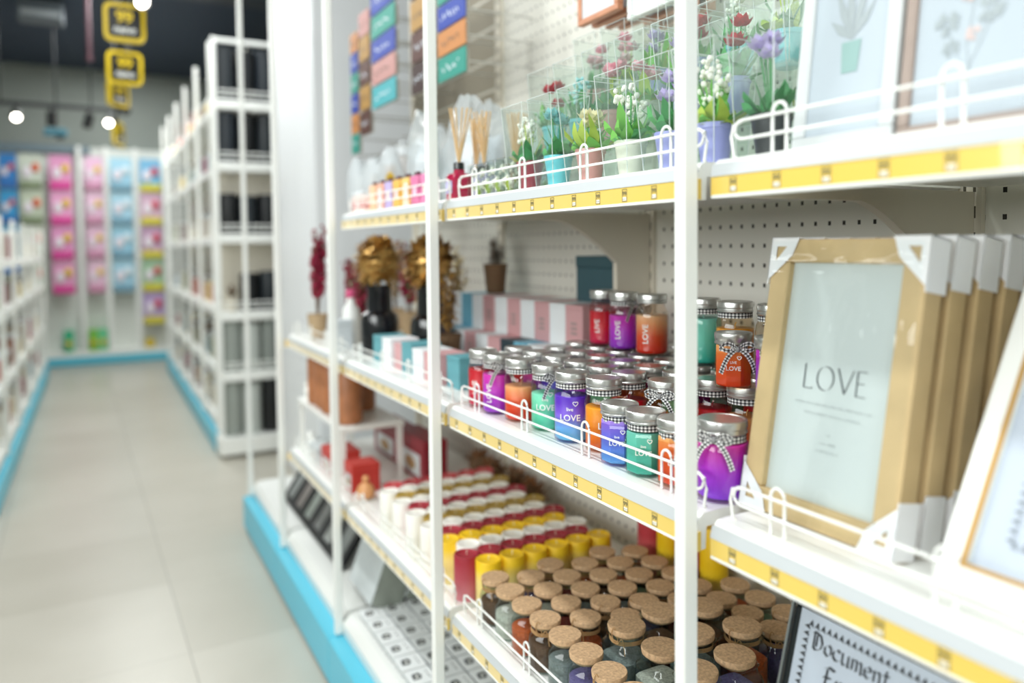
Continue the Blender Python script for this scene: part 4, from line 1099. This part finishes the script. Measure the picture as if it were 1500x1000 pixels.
branch('plum and brown arrangement near the far end by the pillar', (1.05, 3.5, MS), .36, TAN, 15, True, DRY)
branch('tall cream pampas arrangement at the far end by the pillar', (1.26, 3.5, MS), .45, TAN, 16, False, pm('pampas', '#cdb48e', .8))
branch('deep red arrangement by the back panel behind the mixed green one', (1.25, 3.28, MS), .42, TAN, 17, True, GRN[2])
t = thing('cream_carton', 'white upright box at the middle shelf edge behind the thin post', 'box', (.845, 2.95, MS))
MB().box(-.03, .03, -.03, .03, 0, .1, c=.002).build('body', CARD, t); MB().box(-.031, .031, -.031, .031, .1005, .12, c=.002).build('lid', CARD, t)
t = thing('wrapped_bottle', 'white bottle with pink cap beside the black vase', 'bottle', (.90, 3.02, MS))
MB().lathe([(.03, 0), (.034, .004), (.034, .15), (.016, .18), (.015, .2)], 22).build('body', WHITE2, t); MB().lathe([(.018, .2005), (.019, .202), (.019, .23), (.016, .232)], 18).build('cap', pm('pink_cap', '#d85a86', .4), t)
# ------------------------------------------------------------------ lower shelf, far bays
RB = pm('red_gift_box', '#c23a32', .45); MAR = pm('maroon_box', '#8d2430', .45); DECO = pm('box_print', '#cfd5d6', .5); DECO2 = pm('box_print_tan', '#a8865c', .6)
def gbox(label, loc, sx, sy, h, m, rz=0, tilt=0, cat='gift box', group='red gift boxes on the lower shelf'):
    t = thing('gift_box', label, cat, loc, (0, tilt, rz), group)
    MB().box(-sx/2, sx/2, -sy/2, sy/2, 0, h*.7, c=.002).build('box', m, t)
    MB().box(-sx/2-.001, sx/2+.001, -sy/2-.001, sy/2+.001, h*.7+.0005, h, c=.002).build('lid', m, t)
    b = MB(); R2(b, -sy*.36, sy*.36, h*.1, h*.62, -sx/2-.0008)
    b.add([(-sx/2-.0012, sy*.2*math.cos(2*PI*i/10), h*.34+h*.16*math.sin(2*PI*i/10)) for i in range(10)][::-1], [tuple(range(10))], 1)
    b.build('printed_panel', [DECO, DECO2], t)
gbox('big maroon gift box with a pale printed panel behind the candles', (1.16, 2.93, LS), .1, .3, .17, MAR)
gbox('second maroon gift box with pale panel standing towards the far end', (1.17, 3.27, LS), .1, .3, .15, MAR)
gbox('bright red gift box at the shelf edge behind the thin post', (.885, 2.86, LS), .11, .1, .11, RB)
gbox('bright red gift box second along the lower shelf edge', (.88, 3.14, LS), .12, .16, .1, RB)
gbox('small white and red gift box near the far end of the lower shelf', (.87, 3.36, LS), .1, .14, .07, DECO)
t = thing('ceramic_ornament', 'small orange ceramic ornament beside the first white candle row', 'ornament', (.86, 2.74, LS))
MB().lathe([(.02, 0), (.034, .012), (.036, .03), (.026, .05), (.012, .062)], 20).build('body', pm('orange_ceramic', '#dba06a', .35), t); MB().blob((0, 0, .074), .014, 0, 10, 6).build('knob', pm('orange_ceramic', '#dba06a'), t)
for k, (x, y) in enumerate(((1.33, 2.62), (1.345, 2.47), (1.33, 2.32), (1.345, 2.77))):
    t = thing('pine_ornament', 'brown twig ball ornament behind the pillar candles, %s from the maroon box' % ORD[(1, 2, 3, 0)[k]], 'ornament', (x, y, LS), group='brown twig ornaments')
    b = MB(); rr = random.Random(k); b.blob((0, 0, .055), .042, 0, 12, 8)
    b.build('core', DRY, t); c = MB()
    for q in range(60):
        a = rr.uniform(0, 2*PI); u = rr.uniform(-.8, 1); w_ = math.sqrt(1-u*u); c.leaf((.035*w_*math.cos(a), .035*w_*math.sin(a), .055+.035*u), (w_*math.cos(a), w_*math.sin(a), u+.4), .04, .008, .1, 0, 3)
    c.build('foliage', pm('twig', '#8a5f3c', .8), t)
# half shelf with copper vases
COP = pm('copper_vase', '#b0734c', .4, noise=.25, nscale=18)
t = thing('riser_shelf', 'small white riser shelf under the copper brown vases', 'display stand', (.9, 3.27, LS))
MB().box(-.085, .18, -.36, .36, .215, .235, c=.003).build('board', WHITE, t)
for sy in (-1, 1): MB().box(.155, .175, sy*.34-.01, sy*.34+.01, 0, .2145).build('leg', WHITE, t)
for sy in (-1, 1): MB().box(-.08, -.06, sy*.34-.01, sy*.34+.01, 0, .2145).build('leg', WHITE, t)
RS = LS+.2352
for k, (x, y, h, r) in enumerate(((.875, 2.985, .235, .053), (.88, 3.1, .24, .053), (.875, 3.215, .235, .053), (.88, 3.33, .24, .053), (.875, 3.445, .235, .053), (1.0, 3.2, .24, .053), (1.0, 3.35, .235, .053))):
    t = thing('copper_vase', 'tall copper brown vase on the white riser shelf, %s from the thin post' % ORD[k], 'vase', (x, y, RS), group='copper brown vases')
    MB().lathe([(r*.8, 0), (r, .01), (r, h*.86), (r*.86, h*.95), (r*.9, h)], 26, cap=False).lathe([(r*.8, 0), (.002, .0005)], 26, cap=False).build('body', COP, t); MB().lathe([(r*.86, h*.951), (r*.7, h*.9), (r*.65, h*.3)], 26, cap=False).build('neck_liner', pm('vase_inside', '#5a3826', .7), t)
for k, (x, y, z, s, lab) in enumerate(((.855, 3.575, RS, .8, 'white bird figurine at the end of the copper vases on the riser shelf'), (.965, 3.565, RS, .8, 'silver grey bird figurine on the riser shelf behind a white one'), (.85, 3.50, LS, .95, 'white bird figurine on the lower shelf under the riser end'))):
    t = thing('bird_figurine', lab, 'figurine', (x, y, z), group='bird figurines')
    m = WHITE if k != 1 else pm('silver_glaze', '#aeb6b8', .25, metal=.3)
    b = MB(); b.blob((0, 0, .035*s), .034*s, 0, 12, 8, (.8, 1.35, 1)); b.lathe([(.02*s, 0), (.018*s, .01*s)], 12); b.blob((0, .035*s, .075*s), .02*s, 0, 10, 7)
    b.build('body', m, t); MB().tube([(0, .052*s, .074*s), (0, .072*s, .07*s)], .005*s, 6, taper=[1, .2]).build('beak', pm('figurine_beak', '#c9a24a', .5), t)
    MB().leaf((0, -.04*s, .045*s), (0, -1, .5), .05*s, .016*s, .1).build('tail', m, t)

# ------------------------------------------------------------------ base deck
DS = LV[0]+.0008
FG = [pm('frame_mat_'+str(k), h, .5, noise=.25, nscale=30) for k, h in enumerate(('#8f9391', '#a7aaa6', '#7c7d7b', '#9aa19a', '#86807c'))]
BF = pm('black_frame', '#17181b', .35)
def lean_frame(label, loc, Wd, H, lean, fm, mm, bw=.026, T=.03, rz=0., group='black album frames leaning on the base deck'):
    loc = (loc[0], loc[1], loc[2]+T*math.sin(lean)+.001)
    t = thing('leaning_frame', label, 'picture frame', loc, (0, lean, rz), group)
    b = MB(); rim(b, Wd, H, bw, T); b.build('frame', fm, t)
    MB().box(.008, T-.003, -Wd/2+bw-.003, Wd/2-bw+.003, bw-.003, H-bw+.003).build('print', mm, t)
    return t
for k in range(6):
    lean_frame('black frame with %s grey print leaning on the base deck, %s from the thin post' % (('dark', 'pale')[k % 2], ORD[k]), (.835, 3.14+.176*k, DS), .17, .35, math.radians(34), BF, FG[k % 5], .03)
CONC = pm('pale_canvas', '#c9cfd0', .6, noise=.12, nscale=9); CONS = pm('grey_side', '#8d938a', .6, noise=.2, nscale=12)
for k in range(2):
    lean = math.radians(20); T = .12
    t = thing('deep_canvas', 'deep pale grey canvas leaning on the base deck, %s of the pair' % ORD[k], 'canvas', (.83+.132*k, 2.75, DS+T*math.sin(lean)+.001), (0, lean, 0), 'deep grey canvases on the base deck')
    MB().box(.004, T, -.13, .13, 0, .3, c=.003).build('stretcher', CONS, t)
    MB().box(0, .0036, -.131, .131, -.0, .301, c=.0015).build('face', CONC, t)
# tealight packs
TLM = pm('tealight_wax', '#eceeee', .5); TCUP = pm('tealight_cup', '#d4d8da', .3, metal=.6); TLAB = pm('tealight_label', '#23262c', .5)
k = 0; t0 = None
for i in range(5):
    for j in range(14):
        p = (.835+.088*i, 2.6-.092*j, DS)
        if p[1] < 1.4: continue
        lab = 'white tealight pack, %s file from the deck edge, %s from the grey canvases' % (ORD[i], ORD[j])
        if t0 is None:
            t0 = thing('tealight_pack', lab, 'candle pack', p, group='tealight packs on the base deck')
            for a in (-1, 0, 1):
                for c in (-1, 0, 1):
                    MB().lathe([(.0115, .0005), (.0125, .012), (.0125, .017)], 14, 0).build('tealight_cup', TCUP, t0, loc=(a*.027, c*.0275, 0)); 
            b = MB().box(-.042, .042, -.0435, .0435, .0178, .0186)
            b.build('wrap', FILM, t0)
            MB().box(-.0405, .0405, -.042, .042, .0192, .0258, c=.001).build('card', TLM, t0)
            b = MB(); z = .0262
            b.add([(-.03, -.014, z), (-.026, .016, z), (-.004, .019, z), (.002, .002, z), (-.006, -.016, z)], [(0, 4, 3, 2, 1)], 0)
            for q in (-.022, -.006, .012): b.add([(.02, q, z), (.02, q+.009, z), (.0235, q+.009, z), (.0235, q, z)], [(0, 3, 2, 1)], 0)
            b.build('label_print', TLAB, t0)
            b = MB(); b.add([(-.022, -.007, z+.0003), (-.014, .01, z+.0003), (-.005, -.004, z+.0003)], [(0, 2, 1)], 0); b.build('label_mark', BAR, t0)
        else: dup(t0, p, (0, 0, rnd.uniform(-.03, .03)), lab)

# ------------------------------------------------------------------ goods hung behind, past the last top shelf
for k, (y, z, nm, h) in enumerate(((3.15, 1.86, 'pink', '#d8a2b4'), (3.15, 1.72, 'teal', '#7cc2b2'), (3.3, 1.80, 'burgundy', '#8c2142'))):
    t = thing('header_card_pack', '%s pack hung low on the back panel, above the burgundy branch' % nm, 'hanging pack', (1.33, y, z), group='packs hung low on the back panel')
    MB().box(0, .004, -.07, .07, 0, .1, c=.001).build('header_card', pm('low_'+nm, h, .5), t)
    MB().box(.006, .02, -.06, .06, 0, .09, c=.003).build('pouch', pm('pack_film', '#b9b4a8'), t)
    MB().tube([(.021, 0, .085), (XB+.008-1.33, 0, .085)], .003, 6).build('hook', SILV, t)

# ------------------------------------------------------------------ end display goods
DV = [pm('dark_vase_'+str(k), h, .4) for k, h in enumerate(('#16191c', '#1d252d', '#101214', '#22282d'))]
GV = [pm('grey_vase_'+str(k), h, .5) for k, h in enumerate(('#9aa09a', '#b4bab4', '#8b918c', '#c3c8c3'))]
def canister(label, loc, r, h, m, group):
    t = thing('tall_vase', label, 'vase', loc, group=group)
    MB().lathe([(r*.95, 0), (r, .008), (r, h*.95), (r*.97, h*.98), (r*.97, h), (r*.8, h), (r*.8, h*.6)], 20).build('body', m, t)
    MB().lathe([(r*1.001, h*.86), (r*1.008, h*.865), (r*1.008, h*.89), (r*1.001, h*.895)], 20, cap=False).build('collar_band', m, t)
rowz = [('bottom', EL[0], .41, 6), ('second', EL[1], .38, 6), ('third', EL[2], .3, 6), ('fourth', EL[3], .31, 6), ('fifth', EL[4], .385, 6), ('top', EL[5], .41, 6)]
for nm, z, h, n in rowz:
    for k in range(n):
        if nm == 'third' and k == 0: continue
        x = .80+.105+(EW-.21)*k/(n-1)
        if nm in ('bottom', 'second'): m = (GV[(k*3) % 4] if (nm == 'second' or k < 2) else DV[k % 4]); cn = 'grey' if m in GV else 'black'
        else: m = DV[(k+len(nm)) % 4]; cn = 'dark'
        r = .072
        canister('%s vase on the %s shelf of the end display, %s from the aisle' % (cn, nm, ORD[k]), (x+.0, 6.16+.082, z+.001), r, h*(1 if k % 2 == 0 else .96), m, 'vases on the end display')
t = thing('flower_arrangement', 'brown dried arrangement at the aisle end of the third end display shelf', 'artificial flower', (.885, 6.118-.002, EL[2]+.0))
t.location = (.905, 6.16, EL[2]+.001)
MB().lathe([(.02, 0), (.026, .003), (.026, .09), (.022, .1)], 16).build('pot', pm('cream_pot', '#d8cfba', .5), t)
b = MB(); rr = random.Random(8)
for q in range(26): b.leaf((0, 0, .1), (rr.uniform(-.5, .5), rr.uniform(-.2, .2), 1), rr.uniform(.06, .16), .009, .2)
b.build('foliage', DRY, t)

# ------------------------------------------------------------------ goods on the far shelving and the low shelving
PAL = ['#b88a7a', '#e0d6c0', '#a8ab90', '#cf8a80', '#e8e6de', '#a8b8c0', '#e6d29a', '#c8beb2', '#a8707a', '#8a7f76']
def goods(name, label, loc, sx, sy, h, hexc, style, group):
    t = thing(name, label, 'box' if style == 0 else 'jar', loc, group=group)
    m = pm('goods_'+hexc[1:], hexc, .5)
    if style == 0:
        MB().box(-sx/2, sx/2, -sy/2, sy/2, 0, h-.02, c=.003).build('body', m, t); MB().box(-sx/2-.001, sx/2+.001, -sy/2-.001, sy/2+.001, h-.0195, h, c=.003).build('lid', CARD, t)
    else:
        r = min(sx, sy)/2; MB().lathe([(r*.85, 0), (r, .006), (r, h*.7), (r*.6, h*.86)], 16).build('body', m, t); MB().lathe([(r*.62, h*.861), (r*.64, h*.87), (r*.64, h)], 16).build('lid', CARD, t)
gi = 0
for bi in range(5):
    for li, z in enumerate((.25, .66, 1.14, 1.7, 2.25, 2.72)):
        for q in range(3):
            y = 6.36+.93*bi+.18+.28*q
            if bi > 2 and q != 1: continue
            gi += 1
            goods('shelf_goods', '%s goods in the %s tall bay past the end display, %s shelf up, %s place' % (('boxed', 'jarred')[gi % 2], ORD[bi], ORD[li], ORD[q]), (.945, y, z+.001), .15, .2, rnd.uniform(.15, .27), PAL[(gi*7+bi) % 10], gi % 2, 'goods on the tall shelving')
for bi in range(6):
    for li, z in enumerate((.25, .68, 1.18, 1.54)):
        for q in range(3):
            y = 5.45+.955*bi+.17+.28*q
            if y < 6.1: continue
            if bi > 3 and q != 1: continue
            gi += 1
            goods('shelf_goods', '%s goods in the %s low bay across the aisle, %s shelf up, %s place' % (('boxed', 'jarred')[gi % 2], ORD[bi], ORD[li], ORD[q]), (-.70, y, z+.001), .16, .2, rnd.uniform(.14, .26), PAL[(gi*3+bi) % 10], gi % 2, 'goods on the low shelving')

# ------------------------------------------------------------------ toy packs on the back wall
TOY = [('blue', -1.0, .2, ['#2f7fc4', '#3a9bd0', '#4fb0d8', '#3a8ad0', '#3a9bd0'], '#e05a3a', '#2a6ab0'), ('white and green', -.735, .27, ['#cfd6c8', '#c4cdb8', '#d6dacb', '#c9d2c0', '#cdd5c4'], '#e2613a', '#7d8a6a'),
       ('hot pink', -.39, .27, ['#e39ac4', '#e8a4cc', '#e59ac8', '#e9a6cc', '#e79cc6'], '#e8c83a', '#d83a94'), ('pale pink', .005, .22, ['#edc0dc', '#f0c8e0', '#eec4dc', '#f0cae0', '#edc2da'], '#f0d24a', '#c98aa8'),
       ('sky blue', .345, .28, ['#a8d6ea', '#b4dcee', '#a4d4e8', '#b0daec', '#a6d6ea'], '#e8eef2', '#7aa4b8'), ('multicoloured', .72, .28, ['#7ab8dc', '#d8b4c8', '#c8a4c0', '#a8c8a8', '#c0a8d4'], '#d84a5a', '#d8cc3a')]
for nm, x, wd, cols5, acc, band in TOY:
    for k in range(4 if nm != 'multicoloured' else 5):
        z = 2.44-.475*k
        h = .462
        t = thing('toy_pack', '%s toy pack on the back wall rack, %s from the top' % (nm, ORD[k]), 'toy pack', (x, 12.14, z), group='toy packs on the back wall')
        MB().box(-wd/2, wd/2, .03, .036, 0, h, c=.002).build('backing_card', pm('toy_'+cols5[k][1:], cols5[k], .5), t)
        MB().box(-wd/2+.005, wd/2-.005, -.01, .029, 0, .1, c=.004).build('base_band', pm('band_'+band[1:], band, .45), t)
        b = MB(); b.blob((wd*.2, .01, h*.62), wd*.17, 0, 12, 8, (1, .45, 1.3)); b.build('toy_figure', pm('acc_'+acc[1:], acc, .5), t)
        b = MB(); b.blob((-wd*.16, .015, h*.48), wd*.19, 0, 12, 8, (1, .3, 1.6)); b.build('toy_part', pm('toy_pale', '#efe6ee', .5), t)
        MB().tube([(0, .0365, h-.02), (0, .05-.0, h-.02)], .006, 6).build('hook', SILV, t)
for k, (x, nm, h) in enumerate(((-.36, 'green and blue', '#3fb88a'), (-.06, 'lime green', '#7cc24a'), (.06, 'mint', '#6fd09a'), (.66, 'yellow', '#e0c83a'))):
    t = thing('boxed_toy', '%s boxed toy standing on the base deck of the back wall rack' % nm, 'toy', (x, 12.28-.0, .1915), group='boxed toys at the foot of the wall rack')
    MB().box(-.06, .06, -.06, .06, 0, .3 if k < 3 else .12, c=.004).build('box', pm('boxtoy_'+h[1:], h, .5), t); MB().blob((0, -.075, .12 if k < 3 else .06), .035, 0, 10, 7, (1, .4, 1.3)).build('toy_figure', pm('acc_e8c83a', '#e8c83a'), t)

# ------------------------------------------------------------------ signs, tracks and things under the ceiling
SY = pm('sign_yellow', '#e2c21e', .35); SB = pm('sign_black', '#141414', .4)
LAMP = pm('lamp_lens', '#fff8ec', .3, emit=14)
def rrect(w_, h, r, n=6):
    p = []
    for cx_, cz_, a0 in ((w_/2-r, h/2-r, 0), (-w_/2+r, h/2-r, PI/2), (-w_/2+r, -h/2+r, PI), (w_/2-r, -h/2+r, 1.5*PI)):
        p += [(cx_+r*math.cos(a0+PI/2*k/n), cz_+r*math.sin(a0+PI/2*k/n)) for k in range(n+1)]
    return p
def sign(label, loc, s, rz=0.):
    t = thing('hanging_sign', label, 'sign', loc, (0, 0, rz), 'hanging signs along the aisle')
    MB().prism(rrect(s, s, s*.18)[::-1], -.02, .02, 1).build('rim', SY, t)
    MB().prism(rrect(s*.8, s*.8, s*.1)[::-1], -.0225, .0225, 1).build('panel', SB, t)
    b = MB()
    put_text(b, '99', s*.43, lambda x, y: (x, -.0232, s*.0+y), 0, bold=.03, space=.95)
    b.build('numerals', SY, t)
    b = MB(); put_text(b, 'nano', s*.27, lambda x, y: (x, -.0232, -s*.27+y), 0, bold=.02); b.build('lettering', BAR, t)
    MB().tube([(0, 0, s/2-.002), (0, 0, ZC-loc[2]-.001)], .004, 6).build('hanger', BLACK, t)
sign('yellow rimmed black 99 sign hanging highest over the aisle', (.192, 5.2, 2.963), .225)
sign('yellow rimmed black 99 sign hanging just under the first one', (.222, 6.25, 2.915), .235, .12)
sign('yellow rimmed 99 sign turned away behind the spotlight cluster', (.22, 7.9, 3.02), .22, .75)
sign('narrow yellow 99 sign seen nearly edge on at the end of the aisle', (.295, 10.9, 3.06), .3, 1.2)
HB = pm('track_black', '#15171a', .45)
t = thing('light_track', 'black lighting track across the aisle below the pale wall', 'track', (0, 9, 3.0))
MB().box(-1.6, .2, -.02, .02, .035, .075, c=.003).build('rail', HB, t)
for x in (-1.3, -.78, .0): MB().tube([(x, 0, .0755), (x, 0, ZC-3.001)], .008, 6).build('hanger', HB, t)
t = thing('light_track', 'black lighting track running along the aisle behind the hanging signs', 'track', (.258, 4.4, 3.14))
MB().box(-.02, .02, 0, 6.3, .0, .04, c=.003).build('rail', HB, t)
for y in (.1, 2, 4, 6): MB().tube([(0, y, .0405), (0, y, ZC-3.141)], .008, 6).build('hanger', HB, t)
def spot(label, loc, tilt, rz, lit=True):
    t = thing('track_spotlight', label, 'spotlight', loc, group='black track spotlights')
    h = MB(); M_ = Matrix.Translation((0, 0, -.05)) @ Matrix.Rotation(rz, 4, 'Z') @ Matrix.Rotation(tilt, 4, 'X')
    h.at(M_); h.lathe([(.02, .055), (.042, .05), (.045, -.09), (.042, -.1), (.037, -.1), (.034, -.08)], 20, 0, cap=False); h.add([(.03*math.cos(k*PI/8), .03*math.sin(k*PI/8), .0545) for k in range(16)], [tuple(range(16))])
    h.build('housing', HB, t)
    l = MB().at(M_); l.lathe([(.036, -.082), (.03, -.09), (.012, -.094)], 20); l.build('lens', LAMP if lit else HB, t)
    MB().tube([(0, 0, .012), (0, 0, .034)], .012, 8).build('stem', HB, t)
spot('lit spotlight on the cross track, the one towards the low shelving', (-.65, 9, 3.0), math.radians(-62), .1)
spot('dark spotlight hanging from the middle of the cross track', (-.35, 9, 3.0), math.radians(8), 0, False)
spot('dark tilted spotlight near the aisle end of the cross track', (-.02, 9, 3.0), math.radians(15), 1.3, False)
spot('lit spotlight at the aisle end of the cross track', (.165, 9, 2.998), math.radians(-62), -.1)
for k, (y, rz, lit) in enumerate(((4.95, .2, True), (7.25, .5, True), (8.3, -.4, True), (8.8, .9, False))):
    spot('spotlight on the track along the aisle, %s along from the hanging 99 sign' % ORD[k], (.258, y, 3.104), math.radians(-60), rz, lit)
t = thing('camera_housing', 'blue grey security camera hanging beside the middle spotlight', 'camera', (-.33, 9.6, 2.86))
MB().box(-.12, .1, -.05, .05, -.03, .05, c=.01).build('body', pm('camera_blue', '#3f7484', .5), t); MB().tube([(0, 0, .0505), (0, 0, ZC-2.861)], .01, 6).build('stem', HB, t); MB().lathe([(.035, -.06), (.04, -.031)], 14, c=(.03, 0)).build('lens', HB, t)
t = thing('ceiling_pipe', 'thin maroon pipe dropping from the dark ceiling', 'pipe', (.0, 8.6, 3.45)); MB().tube([(0, 0, 0), (0, 0, ZC-3.451)], .02, 10).build('pipe', pm('maroon_pipe', '#4a2832', .5), t); MB().lathe([(.026, 0), (.03, .003), (.03, .04), (.026, .043)], 12, cap=False).build('end_collar', pm('maroon_pipe', '#4a2832'), t)
t = thing('air_unit', 'pale grey air unit under the dark ceiling', 'air unit', (-.42, 9.2, 3.93)); MB().box(-.2, .2, -.15, .15, .0, .2, c=.01).build('case', pm('unit_grey', '#5c646a', .6), t); MB().box(-.17, .17, -.156, -.151, .02, .08).build('vent_panel', pm('vent_grey', '#9aa0a2', .5), t)
MB().box(-.1, .1, -.1, .1, .2005, ZC-3.931).build('mount', HB, t)
t = thing('duct', 'long dark square duct under the ceiling', 'duct', (0, 7.2, 3.82))
MB().box(-3.5, 3.5, -.25, .25, .0, .3, c=.01).build('casing', pm('duct_paint', '#2a323c', .6), t)
for x in (-2, 2): MB().tube([(x, 0, .301), (x, 0, ZC-3.821)], .012, 6).build('hanger', HB, t)
